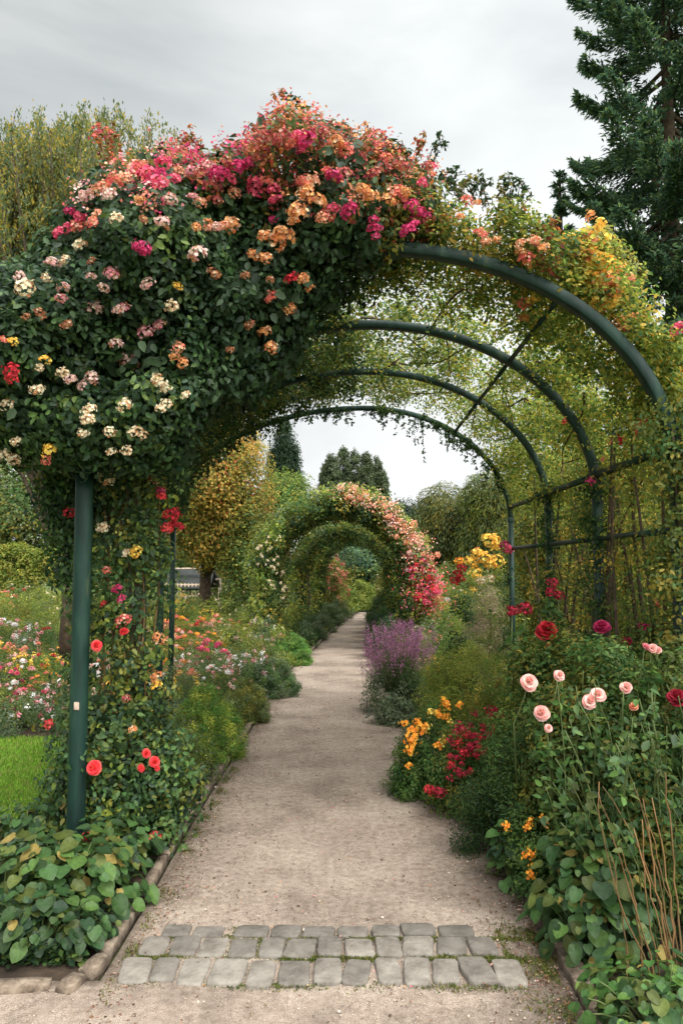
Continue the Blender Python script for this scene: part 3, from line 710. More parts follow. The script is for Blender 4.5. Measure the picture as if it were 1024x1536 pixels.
# shoots standing up out of the crown
g = G(); gl = G()
def pl(lst, Y): return [P(x, y, Y) for x, y in lst]
shoots = [([(445, 200), (430, 165), (420, 140)], 'RU'), ([(450, 200), (445, 160), (425, 135)], 'DK'), ([(470, 200), (520, 190), (535, 215)], 'RU'), ([(480, 195), (500, 185), (510, 200)], 'RU'),
 ([(625, 250), (632, 220), (635, 200)], 'RU'), ([(640, 250), (655, 225), (660, 210)], 'DK'), ([(630, 250), (605, 235), (600, 220)], 'RU'), ([(765, 330), (755, 280), (765, 255)], 'DK'), ([(762, 320), (772, 300), (768, 265)], 'DK'),
 ([(710, 300), (700, 275), (715, 265)], 'DK'), ([(690, 300), (675, 275), (682, 265)], 'DK'), ([(790, 350), (815, 340), (805, 345)], 'OL'), ([(280, 240), (272, 215), (290, 200)], 'RU'), ([(275, 240), (300, 225), (288, 205)], 'RU'), ([(395, 215), (385, 195), (395, 190)], 'RU'),
 ([(560, 225), (548, 205), (556, 200)], 'RU'), ([(730, 310), (722, 285), (735, 270)], 'DK'), ([(160, 260), (150, 215), (145, 195)], 'RU'), ([(165, 262), (168, 220), (165, 195)], 'RU'), ([(850, 380), (870, 352), (890, 350)], 'OL'), ([(770, 340), (785, 290), (775, 262)], 'DK'), ([(755, 340), (745, 300), (752, 270)], 'OL'), ([(700, 310), (690, 285), (712, 262)], 'OL'), ([(820, 370), (840, 345), (832, 335)], 'RU'), ([(670, 290), (668, 262), (690, 262)], 'DK'), ([(900, 380), (915, 350), (905, 340)], 'OL'), ([(945, 430), (965, 410), (955, 400)], 'OL')]
PALS = dict(RU=RU, DK=DK, OL=OL)
for pts, pn in shoots:
    for q in range(3):
        pp = [(x+rng.normal(0, 5), y+rng.normal(0, 5)) for x, y in pts]
        sprig(g, gl, pl(pp, 4.15+rng.normal(0, .06)), .004, PALS[pn], .030, .012)
g.build('stem', M_CANE, ROSE2, True); gl.build('shoot', M_LEAF, ROSE2)
for px, py, r, c in [(425, 137, 7, 'dusty'), (412, 148, 7, 'coral'), (148, 195, 12, 'dusty'), (160, 200, 12, 'dusty'), (145, 205, 10, 'coral'), (277, 205, 9, 'dusty'), (292, 212, 8, 'dusty'), (635, 197, 4, 'dusty')]:
    bloom(ROSE2, P(px, py, 4.15), r/F*4.15, c, 'spray')

# 3. vault of fine leaves over hoops
def vault(n, th0, th1, y0, y1, r0, r1):
    th = rng.uniform(th0, th1, n)*PI; y = rng.uniform(y0, y1, n); x, z = hoop(th, y); N = hn(th, y)
    r = rng.uniform(r0, r1, n)
    return np.stack([x, y, z], 1)+N*r[:, None], N, th, y
GOLD = thing('climbing_rose', 'golden-tinged climbing rose over the right half of the pergola roof, with yellow clusters', 'climbing rose', (1.9, 5.6, 0))
g = G()
def vpal(Pn, cl):
    n = len(Pn); a = rng.random(n)
    x, z = Pn[:, 0], Pn[:, 2]
    m = np.concatenate([MD, OL, YG, YG, GO[:2]]); c = m[rng.integers(0, len(m), n)]
    # a left-to-right change of cultivar: greener left, golden right
    q = np.clip((x+.6)/1.6+rng.normal(0, .35, n), 0, 1)
    dk = np.concatenate([DK, MD, OL]); cd_ = dk[rng.integers(0, len(dk), n)]
    c = np.where((rng.random(n) < q)[:, None], c, cd_)
    return np.clip(c*rng.uniform(1.05, 1.9, (n, 1)), 0, .8)
C, N, th, y = vault(900, .02, .74, 4.0, 8.2, .03, .28)
keep = rng.random(len(th)) < np.where(th < PI*.30, .9, .85); C, N, th, y = C[keep], N[keep], th[keep], y[keep]
pv = clumpy(g, C, N, 76000, .115, .031, vpal, 'oval', .6, .3, .2)
# thick ridge outside the front hoop on the right
C, N, th, y = vault(380, .08, .52, 3.85, 4.9, .07, .30)
pv2 = clumpy(g, C, N, 14000, .085, .030, np.concatenate([OL, YG, YG, MD, GO[:2]])*1.2, 'oval', .6, .3, .3)
C, N, th, y = vault(120, .30, .52, 3.85, 4.6, .08, .36)
pv3 = clumpy(g, C, N, 7000, .075, .030, np.concatenate([OL, MD, MD, RU, GO]), 'oval', .6, .3, .3)
g.build('foliage', M_LEAF, GOLD)
S3 = Surf(np.concatenate([pv, pv2, pv3]))
B3 = [(788, 386, 10, 'coral'), (790, 397, 8, 'orange'), (780, 378, 7, 'orange'), (785, 456, 8, 'coral'), (798, 450, 7, 'yellow'), (786, 478, 8, 'orange'), (720, 350, 8, 'coral'), (728, 362, 7, 'peach'), (700, 300, 7, 'coral'), (715, 305, 7, 'orange'), (745, 360, 6, 'orange'), (690, 325, 7, 'orange'), (780, 365, 8, 'peach'), (800, 362, 8, 'peach'), (815, 372, 7, 'orange')]
for _ in range(66):
    u = rng.random(); px = 865+u*70+rng.normal(0, 12); py = 372+u*75+rng.normal(0, 26)
    B3.append((px, py, rng.uniform(8, 12), ['yellow', 'yellow', 'orange', 'yellow', 'peach'][rng.integers(0, 5)], 'spray'))
for _ in range(24): B3.append((rng.uniform(950, 1020), rng.uniform(480, 590), rng.uniform(4, 7), 'yellow', 'spray'))
# leafy bulge carrying the yellow trusses
YB = [(835, 430), (850, 385), (890, 352), (930, 375), (950, 410), (945, 470), (985, 500), (1040, 540), (1050, 640), (1010, 600), (985, 560), (930, 490), (880, 450)]
g = G(); C, N = inflate(YB, 4.35, .22, 220, .7, .04); pyb = clumpy(g, C, N, 8500, .075, .028, np.concatenate([YG, GO[:2], YG, OL])*1.15, 'oval', .6, .2, .3)
g.build('foliage', M_LEAF, GOLD); SY = Surf(pyb)
put_blooms(GOLD, SY, B3[15:], 'spray', 4.2, .02); put_blooms(GOLD, S3, B3[:15], 'cluster', 4., .02)
bloom(GOLD, P(1017, 494, 3.95), .042, 'hotpink'); 
# dark inner lining, left haunch
VINE = thing('climbing_vine', 'dense dark climber lining the left haunch inside the pergola', 'climbing plant', (-1.7, 6, 0))
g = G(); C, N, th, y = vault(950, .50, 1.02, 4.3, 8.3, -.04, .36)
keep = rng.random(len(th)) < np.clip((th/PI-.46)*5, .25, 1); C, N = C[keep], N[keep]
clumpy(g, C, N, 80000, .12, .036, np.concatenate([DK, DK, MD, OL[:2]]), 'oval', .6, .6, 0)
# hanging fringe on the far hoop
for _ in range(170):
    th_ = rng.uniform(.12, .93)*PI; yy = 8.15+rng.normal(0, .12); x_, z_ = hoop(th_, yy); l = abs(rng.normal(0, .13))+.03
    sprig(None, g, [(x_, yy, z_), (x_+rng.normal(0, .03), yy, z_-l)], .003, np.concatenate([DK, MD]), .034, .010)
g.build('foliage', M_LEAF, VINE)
gs = G()
for _ in range(46):   # woody shoots running over the hoops
    th_ = rng.uniform(.05, .9)*PI; y0 = rng.uniform(4, 7); q = np.linspace(0, 1, 9); tt_ = th_+q*rng.normal(0, .35)
    yy = y0+q*rng.uniform(.3, 1.5); x_, z_ = hoop(tt_, yy); n_ = hn(tt_, yy); o_ = rng.uniform(.03, .15)
    tube(gs, np.stack([x_, yy, z_], 1)+n_*(o_+.04*np.sin(q*8))[:, None], [.009, .004], 5)
gs.build('stem', M_BARK, GOLD, True)

# 4. right-hand green wall round the right posts
WALL = thing('climbing_plant', 'tangled olive climber clothing the right side of the pergola down to the ground', 'climbing plant', (2.0, 5, 0))
g = G()
K = 900; yy = rng.uniform(3.7, 7.0, K); zz = rng.uniform(.3, 2.35, K); xx = CX+AR+rng.uniform(-.02, .5, K)
C = np.stack([xx, yy, zz], 1); keep = rng.random(K) < np.where(yy < 5.8, .85, .45); C = C[keep]
N = np.tile([-.8, -.4, .3], (len(C), 1))
pw = clumpy(g, C, N, 46000, .12, .030, np.concatenate([MD, OL, OL, GO, YG])*1.3, 'oval', .55, .6, .1, .3, .35)
C = np.stack([np.full(130, CX+AR)+rng.normal(0.02, .09, 130), 3.93+rng.normal(0, .07, 130), rng.uniform(.2, 2.45, 130)], 1)
clumpy(g, C, np.tile([-.3, -.8, .2], (130, 1)), 8000, .09, .03, np.concatenate([MD, OL, OL])*1.15, 'oval', .6, .5, .1)
C = np.stack([np.full(60, CX+AR)+rng.normal(0, .04, 60), rng.choice([5.3, 6.6], 60)+rng.normal(0, .05, 60), rng.uniform(1., 2.4, 60)], 1)
clumpy(g, C, np.tile([-.6, -.6, .2], (60, 1)), 3200, .08, .03, np.concatenate([DK, MD]), 'oval', .6, .5, .1)
g.build('foliage', M_LEAF, WALL)
gs = G()
for _ in range(40):
    y0 = rng.uniform(3.8, 6.9); a = np.array([CX+AR+rng.uniform(.0, .3), y0, 0]); b = np.array([CX+AR+rng.uniform(-.05, .3), y0+rng.normal(0, .35), rng.uniform(1.6, 2.6)])
    m = (a+b)/2+rng.normal(0, .12, 3); tt = np.linspace(0, 1, 10)[:, None]
    tube(gs, a*(1-tt)**2+2*m*tt*(1-tt)+b*tt*tt, [.02, .007], 6)
gs.build('stem', M_BARK, WALL, True)
SW = Surf(pw)
put_blooms(WALL, SW, [(847, 632, 5, 'red'), (952, 645, 6, 'red'), (932, 660, 6, 'red'), (915, 660, 5, 'orange'), (963, 636, 6, 'coral'), (885, 722, 6, 'magenta'), (902, 690, 5, 'coral'), (1000, 612, 8, 'yellow'), (985, 905, 5, 'coral'), (880, 880, 5, 'cream')], 'spray', 4.2, .02)

# 5. vines up the left posts
COLM = [(118, 680), (290, 680), (262, 760), (268, 860), (250, 930), (246, 1040), (262, 1110), (300, 1180), (290, 1260), (250, 1290), (125, 1290), (85, 1260), (80, 1180), (88, 1110), (95, 1040), (118, 960), (110, 860), (112, 760)]
VL = thing('climbing_plant', 'leafy climber tangled round the left posts with brown canes showing', 'climbing plant', (-1.45, 4.5, 0))
g = G()
C, N = inflate(COLM, 4.50, .26, 520, .7, .05)
keep = rng.random(len(C)) < np.where(C[:, 2] > .8, .50, 1); C, N = C[keep], N[keep]
pc_ = clumpy(g, C, N, 18000, .10, .036, np.concatenate([DK, DK, MD, MD, OL[:2], YG[:2]]), 'oval', .62, .6, .15, .35, .35)
C, N = inflate([(112, 690), (165, 690), (160, 800), (110, 790)], 4.5, .15, 50); clumpy(g, C, N, 1500, .09, .045, DK, 'oval')
C, N = inflate([(60, 690), (112, 690), (108, 800), (118, 900), (90, 860), (70, 780)], 4.5, .15, 60); clumpy(g, C, N, 1600, .09, .04, np.concatenate([DK, MD]), 'oval')
g.build('foliage', M_GLOSS, VL)
gs = G()
for x0, x1, yb in [(165, 158, 5), (172, 190, 5), (160, 178, 5), (215, 198, 5), (182, 165, 5), (190, 225, 5), (158, 172, 5), (200, 240, 5), (176, 168, 5)]:
    a = P(x0, 1230, 4.42); b = P(x1, 700, 4.35); m = (a+b)/2+rng.normal(0, .09, 3); tt = np.linspace(0, 1, 12)[:, None]
    tube(gs, a*(1-tt)**2+2*m*tt*(1-tt)+b*tt*tt+rng.normal(0, .009, (12, 3)), [.008, .004], 6)
gs.build('cane', M_CANE, VL, True)
SL = Surf(pc_)
RL = [(141, 1151, 11.5), (220, 1130, 7.5), (232, 1143, 9), (212, 1152, 7), (236, 1152, 5), (133, 1254, 11), (232, 1256, 10), (145, 968, 9)]
for px, py, r in RL: bloom(VL, P(px, py, 3.95 if px in (141, 133, 145) else 4.2), r/F*4, 'coralrose', 'rose', (rng.normal(0, .2), -1, .35))
put_blooms(VL, SL, [(105, 770, 8, 'red'), (258, 772, 9, 'red'), (262, 790, 10, 'red'), (250, 792, 7, 'coralrose'), (241, 735, 6, 'magenta'), (242, 745, 6, 'coralrose'), (176, 883, 7, 'magenta'), (182, 899, 7, 'magenta'), (185, 930, 8, 'coral'), (186, 947, 6, 'coralrose', 'rose'), (155, 793, 8, 'cream'), (162, 717, 9, 'cream'), (230, 720, 6, 'bronze'),
   (205, 828, 8, 'yellow'), (190, 830, 7, 'cream'), (74, 1086, 8, 'coralrose'), (190, 1048, 7, 'dusty'), (235, 1015, 8, 'orange'), (235, 1028, 8, 'yellow'), (238, 958, 7, 'orange'), (66, 1266, 8, 'crimson'), (177, 650, 5, 'dusty'), (160, 855, 6, 'coral'), (200, 1095, 5, 'orange'), (155, 905, 5, 'red'), (240, 690, 5, 'bronze')], 'cluster', 4.5, .02)

# ------------------------------------------------------------ trees
def tree(name, label, poly, Y, T, leaf, n, K, palette, trunk_px=None, r=.18, clr=.5, droop=.3, aspect=.6, mat=None, group=None, shape='dia', front=.6, cat='tree', limbs=14, rz=1., up=.25, outw=.7, barkc=None):
    xs = [p[0] for p in poly]; ysn = [p[1] for p in poly]
    tx = GX(trunk_px if trunk_px is not None else sum(xs)/len(xs), Y)
    t = thing(name, label, cat, (tx, Y, 0), group)
    g = G(); C, N = inflate(poly, Y, T, K, front, clr*.2)
    clumpy(g, C, N, n, clr, leaf, palette, shape, aspect, droop, up, .3, .28, rz=rz, outw=outw)
    g.build('crown', mat or M_LEAF, t)
    topz = PZ(min(ysn), Y); gs = G(); h = topz*.82
    tz = np.linspace(0, h, 9); tp = np.stack([tx+rng.normal(0, r*.3, 9), np.full(9, Y)+rng.normal(0, r*.3, 9), tz], 1); tp[0] = (tx, Y, -.05)
    tube(gs, tp, [r, r*.25], 8)
    for i in range(limbs):
        b = C[rng.integers(0, len(C))]; s = rng.uniform(.2, .75)
        a = np.array([np.interp(s*h, tz, tp[:, 0]), np.interp(s*h, tz, tp[:, 1]), s*h])
        if b[2] < a[2]: a[2] = max(b[2]*.8, .4); a[0] = np.interp(a[2], tz, tp[:, 0]); a[1] = np.interp(a[2], tz, tp[:, 1])
        m = (a+b)/2+np.array([0, 0, .08*h]); tt = np.linspace(0, 1, 7)[:, None]
        tube(gs, a*(1-tt)**2+2*m*tt*(1-tt)+b*tt*tt, [r*.4, r*.08], 5)
    gs.build('trunk', M_BARK, t, True)
    return t
# feathery upright tree, top left
def feather():
    Y = 11.; t = thing('tree', 'feathery olive-gold tree with bare fanned branches behind the front left roses', 'tree', (GX(120, Y), Y, 0))
    gs = G(); gl = G(); base = np.array([GX(110, Y), Y, 0]); fork = base+np.array([0, 0, 2.2]); tube(gs, [base, (base+fork)/2+.03, fork], [.2, .16], 9)
    palx = np.concatenate([OL, GO[:3], GG[:3], WI[:2]])*1.1
    for i in range(300):
        tx = rng.uniform(-110, 275); lim = np.interp(tx, [-110, 0, 90, 130, 200, 255, 275], [230, 205, 180, 183, 192, 225, 270])
        ty = lim+abs(rng.normal(0, 50)) + rng.uniform(-8, 8)+24
        b = P(tx, ty-14, Y+rng.normal(0, .8)); a = fork+np.array([rng.normal(0, .15), rng.normal(0, .15), rng.uniform(-.3, .5)])
        m = np.array([b[0]*.5+a[0]*.5+(b[0]-a[0])*.22, (a[1]+b[1])/2, a[2]*.62+b[2]*.38]); tt = np.linspace(0, 1, 12)[:, None]
        c = a*(1-tt)**2+2*m*tt*(1-tt)+b*tt*tt; tube(gs, c, [.035, .006], 5)
        for s in range(11):   # upright twigs
            u = rng.uniform(.35, 1); p = np.array([np.interp(u*11, np.arange(12), c[:, k]) for k in range(3)])
            l = rng.uniform(.35, 1.0)*(1.1-.5*u); e = p+np.array([rng.normal(0, .16)+(b[0]-a[0])*.07, rng.normal(0, .16), l])
            if rng.random() < .5: tube(gs, [p, (p+e)/2+rng.normal(0, .02, 3), e], [.007, .003], 4)
            n = 80; w = rng.random(n)[:, None]; Pn = p*(1-w)+e*w+rng.normal(0, .045, (n, 3))
            T = nrm(rng.normal(0, .5, (n, 3))+np.array([0, 0, 1.])); N = nrm(np.cross(T, rng.normal(0, 1, (n, 3))))
            L = rng.uniform(.045, .085, n); cc = palx[rng.integers(0, len(palx), n)]*rng.uniform(.8, 1.25, (n, 1))
            add_leaves(gl, Pn, N, T, L, L*.38, cc)
    gs.build('trunk', M_BARK, t, True); gl.build('crown', M_LEAF, t)
feather()
# great spruce, top right
def spruce(name, label, px, Y, H, reach, z0, nb, n_el, el=.11, droopy=1., rcurve=None, r=.28):
    x0 = GX(px, Y); t = thing(name, label, 'tree', (x0, Y, 0)); gs = G(); gl = G()
    tube(gs, [(x0, Y, -.05), (x0+.05, Y, H*.5), (x0, Y, H)], [r, r*.5, .03], 9)
    for i in range(nb):
        z = z0+(H-z0)*(i+rng.random())/nb; f = (z-z0)/(H-z0); R = reach*(rcurve(f) if rcurve else (1-f)**.8)*rng.uniform(.72, 1.08)+.1
        a = rng.uniform(0, 2*PI); d = np.array([math.cos(a), math.sin(a), 0]); q = np.linspace(0, 1, 12)
        zz = z-R*.42*droopy*np.sin(q*PI*.62)+R*.26*q**3
        c = np.array([x0, Y, 0])+d*(q*R)[:, None]; c[:, 2] = zz
        tube(gs, c, [.03+.012*R, .006], 5)
        side = np.array([-d[1], d[0], 0]); ns = int(n_el*1.25*R/reach)+8
        u = rng.uniform(.12, 1, ns)**.8; w = rng.normal(0, 1, ns)*.16*R*(1.1-u)+rng.normal(0, .05, ns)
        base = np.stack([np.interp(u, q, c[:, k]) for k in range(3)], 1)+side*w[:, None]
        hang = np.abs(rng.normal(0, .22, ns))*R*.32*droopy*(1.05-u*.75)
        base[:, 2] -= hang*rng.random(ns)+np.abs(w)*.15
        T = nrm(d*.9+side*np.sign(w)[:, None]*.5+rng.normal(0, .35, (ns, 3))+np.array([0, 0, -.9*droopy])*(1.1-u)[:, None]+np.array([0, 0, .3]))
        N = nrm(rng.normal(0, .6, (ns, 3))+np.array([0, 0, 1.])); L = el*rng.uniform(.6, 1.4, ns)
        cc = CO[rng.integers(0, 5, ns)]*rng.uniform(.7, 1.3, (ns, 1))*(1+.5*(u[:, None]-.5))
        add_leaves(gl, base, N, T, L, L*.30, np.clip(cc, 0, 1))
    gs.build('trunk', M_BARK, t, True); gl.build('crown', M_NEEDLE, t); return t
spruce('spruce_tree', 'towering dark spruce with drooping boughs at the upper right corner', 1022, 15, 18.5, 2.45, 1.0, 200, 900, .13, 1., lambda f: np.interp(f, [0, .35, .5, .7, .85, 1], [1.25, 1.1, .98, .84, .5, .05]))
spruce('spruce_tree', 'small spruce top showing left of the towering spruce above the golden roses', 852, 17, 11.0, 1.25, 1., 110, 460, .11, .4, r=.12)
spruce('spruce_tree', 'broad dark spruce low at the right edge behind the golden roses', 1080, 12.5, 8.2, 2.3, .3, 110, 900, .12, .8)
tree('tree', 'golden-leaved autumn tree seen through the pergola, left of the small flowered arch', [(255, 800), (250, 720), (270, 680), (300, 648), (340, 640), (372, 650), (392, 690), (402, 725), (400, 765), (385, 800), (365, 830), (330, 842), (290, 838)], 20, 1.5, .09, 38000, 300, np.concatenate([GO, GO, OL, RU[:1]])*1.2, 310, .2, .42)
tree('cypress_tree', 'narrow cone-shaped dark conifer standing alone against the sky', [(400, 745), (403, 698), (410, 668), (420, 646), (427, 628), (434, 646), (443, 666), (449, 698), (455, 748)], 42, .8, .13, 16000, 520, pal([(44, 66, 42), (54, 76, 46), (38, 58, 38)]), 427, .3, .3, .2, cat='conifer', limbs=3)
tree('tree', 'bright yellow-green bushy tree below the cone-shaped conifer', [(385, 790), (388, 745), (400, 722), (425, 712), (455, 720), (468, 745), (470, 790), (440, 800)], 32, 1.4, .11, 12000, 130, np.concatenate([YG, GR, YG]), 430, .2, .45)
for i, (px, ty, hw) in enumerate([(497, 690, 13), (515, 682, 11), (532, 684, 11), (549, 688, 12), (564, 698, 13), (487, 708, 9), (575, 720, 8)]):
    tree('poplar_tree', 'tall narrow grey-green poplar in the row rising behind the small arch', [(px-hw, 790), (px-hw, ty+30), (px-hw*.6, ty), (px, ty-12), (px+hw*.6, ty), (px+hw, ty+32), (px+hw, 790)], 50+i % 3, .45, .15, 7000, 320, pal([(84, 98, 66), (72, 86, 58), (98, 110, 74)]), px, .2, .17, -.6, group='poplars behind the small arch', cat='poplar', limbs=4)
tree('tree', 'distant dark rounded tree low on the skyline right of the poplars', [(575, 800), (580, 768), (596, 757), (612, 754), (630, 762), (640, 785), (640, 810)], 62, 2, .25, 5000, 90, pal([(68, 84, 62), (58, 74, 56)]), 610, .3, .7)
tree('tree', 'pale green clipped tree below the distant dark tree', [(608, 850), (610, 800), (622, 783), (645, 785), (655, 810), (655, 850)], 38, 1.3, .14, 5000, 80, GR, 630, .2, .5)
tree('willow_tree', 'smaller dark weeping willow at the right of the small arch', [(618, 860), (626, 790), (640, 752), (662, 738), (684, 745), (700, 775), (712, 860)], 33, 1.8, .18, 26000, 240, np.concatenate([WI, OL])*.85, 655, .3, .5, 3., .22, group=None, cat='willow', rz=1.7, front=.65)
tree('willow_tree', 'large grey-green weeping willow framed by the far right hoop of the pergola', [(690, 870), (690, 790), (695, 745), (715, 725), (745, 712), (775, 722), (800, 760), (810, 870)], 31, 2., .18, 34000, 260, np.concatenate([WI, OL, YG]), 740, .3, .5, 3., .22, cat='willow', rz=1.7, front=.65)
tree('tree', 'dull green broad tree behind the clipped hedge at the left edge', [(-160, 860), (-160, 740), (-90, 700), (0, 690), (60, 690), (110, 705), (140, 760), (135, 860)], 36, 3, .16, 46000, 420, np.concatenate([MD, GR[:1], WI[:2], OL]), 0, .4, .8)
tree('tree', 'green tree behind the leafy climber and the hut', [(120, 870), (125, 740), (160, 700), (230, 690), (275, 720), (300, 790), (290, 870)], 34, 2, .15, 24000, 260, np.concatenate([MD, OL, YG]), 200, .3, .7)
tree('tree', 'olive bushy tree beside the left leg of the small arch', [(340, 930), (345, 820), (360, 775), (385, 765), (405, 790), (415, 860), (410, 930)], 19, .8, .08, 12000, 130, np.concatenate([OL, MD, YG]), 372, .12, .35)
tree('tree', 'dark blue-green bush-like conifer beyond the end of the path', [(500, 925), (505, 830), (530, 800), (560, 800), (590, 830), (600, 925)], 31, 1.6, .13, 12000, 180, CO*1.2, 545, .2, .45)
tree('tree', 'yellow-green leafy tree standing outside the pergola, behind its third and fourth right posts', [(770, 950), (765, 800), (780, 730), (820, 690), (880, 680), (930, 700), (950, 800), (950, 950)], 10.5, 1., .055, 32000, 260, np.concatenate([YG, OL, GO[:2], YG]), 855, .12, .3, front=.65)
tree('tree', 'olive tree behind the right wall of climbers at the right edge', [(930, 1000), (925, 760), (950, 640), (1000, 600), (1080, 620), (1130, 760), (1120, 1000)], 8.5, .9, .05, 24000, 240, np.concatenate([MD, OL, OL]), 1030, .12, .3, front=.65)
# a belt of wood farther off so that no bare horizon shows
def belt():
    g = G(); C = []; 
    for i in range(900):
        a = rng.uniform(-1.25, 1.25); d = rng.uniform(72, 110); h = (5.5+2.5*math.sin(a*7)+1.5*math.sin(a*19))*.75
        C.append((math.sin(a)*d, math.cos(a)*d, h*rng.random()**.6))
    C = np.array(C); N = np.tile([0, -.8, .5], (len(C), 1)); clumpy(g, C, N, 70000, 1.6, .42, pal([(70, 84, 56), (60, 76, 52), (84, 94, 62)]), 'dia', .7)
    kind(g.build('woodland', M_LEAF), 'stuff')
belt()
def hedge(label, x0, x1, Y, h, dep, palette, n, leaf):
    g = G(); K = int((x1-x0)*60); x = rng.uniform(x0, x1, K); face = rng.random(K) < .6
    y = np.where(face, Y-dep/2, rng.uniform(Y-dep/2, Y+dep/2, K)); bump = h*(1+.06*np.sin(x*2.1)+.04*np.sin(x*5.3))
    z = np.where(face, rng.random(K)*bump, bump); C = np.stack([x, y, z], 1)
    N = np.where(face[:, None], np.array([0, -1, .3]), np.array([0, -.2, 1.])); clumpy(g, C, nrm(N), n, .2, leaf, palette, 'dia', .6, .1, .4)
    t = thing('hedge', label, 'hedge', ((x0+x1)/2, Y, 0)); g.build('foliage', M_LEAF, t)
    gs = G()
    for xx in np.arange(x0+.4, x1, 1.0): tube(gs, [(xx, Y, 0), (xx+.05, Y, h*.8)], [.05, .02], 6)
    gs.build('stem', M_BARK, t)
hedge('clipped yellow-green hedge running across behind the left flower beds', -19, -11.2, 31, 2.25, 1.4, np.concatenate([YG, YG, GO[:1]]), 26000, .11)
hedge('low dark hedge running across beyond the end of the path', -10.8, 12, 29.5, 1.35, 1.2, np.concatenate([MD, OL]), 30000, .11)

# ------------------------------------------------------------ hut and pole
def hut():
    Y = 27.; x0 = GX(252, Y); x1 = GX(322, Y); zr = PZ(858, Y); ze = PZ(880, Y)
    t = thing('hut', 'small open wooden hut with a dark roof under the golden tree', 'hut', ((x0+x1)/2, Y, 0))
    g = G(); V = [(x0-.15, Y-1, ze), (x1+.05, Y-1, ze), (x1-.1, Y+.4, zr+.1), (x0+.05, Y+.4, zr+.1), (x0+.05, Y+1.8, ze), (x1, Y+1.8, ze)]
    V = np.array(V); W = V+np.array([0, 0, -.09]); g.add(np.concatenate([V, W]), [(0, 1, 2, 3), (3, 2, 5, 4), (7, 6, 9, 8), (8, 9, 10, 11), (0, 6, 7, 1), (4, 5, 11, 10), (1, 7, 8, 2), (2, 8, 11, 5), (0, 3, 9, 6), (3, 4, 10, 9)], np.ones(3))
    r = g.build('roof', M_DARKWOOD, t)
    g = G(); boxv(g, ((x0+x1)/2+.1, Y-.3, zr+.13), (x1-x0-.3, .25, .05), bev=.01); g.build('roof_cap', M_PALEWOOD, t)
    for xx in (x0+.05, (x0+x1)/2, x1-.1):
        for yy in (Y-.9, Y+1.6): g = G(); boxv(g, (xx, yy, ze/2-.05), (.09, .09, ze-.1), bev=.01); g.build('post', M_PALEWOOD, t)
    g = G(); boxv(g, ((x0+x1)/2, Y+1.65, ze/2-.1), (x1-x0-.2, .05, ze-.3)); g.build('back_wall', M_DARKWOOD, t)
    g = G()
    for z in (.55, .95): boxv(g, ((x0+x1)/2, Y-.9, z), (x1-x0-.2, .04, .07))
    for xx in np.arange(x0+.2, x1-.15, .13): boxv(g, (xx, Y-.94, .66), (.035, .03, .7))
    g.build('railing', M_PALEWOOD, t)
    Y2 = 22.; g = G(); xx = GX(331, Y2); tube(g, [(xx, Y2, 0), (xx, Y2, PZ(868, Y2))], .035, 8)
    boxv(g, (xx-.05, Y2, PZ(869, Y2)), (.2, .06, .05), bev=.01)
    tag(g.build('pole', M_PALEWOOD), 'thin pale pole standing right of the hut', 'pole')
hut()

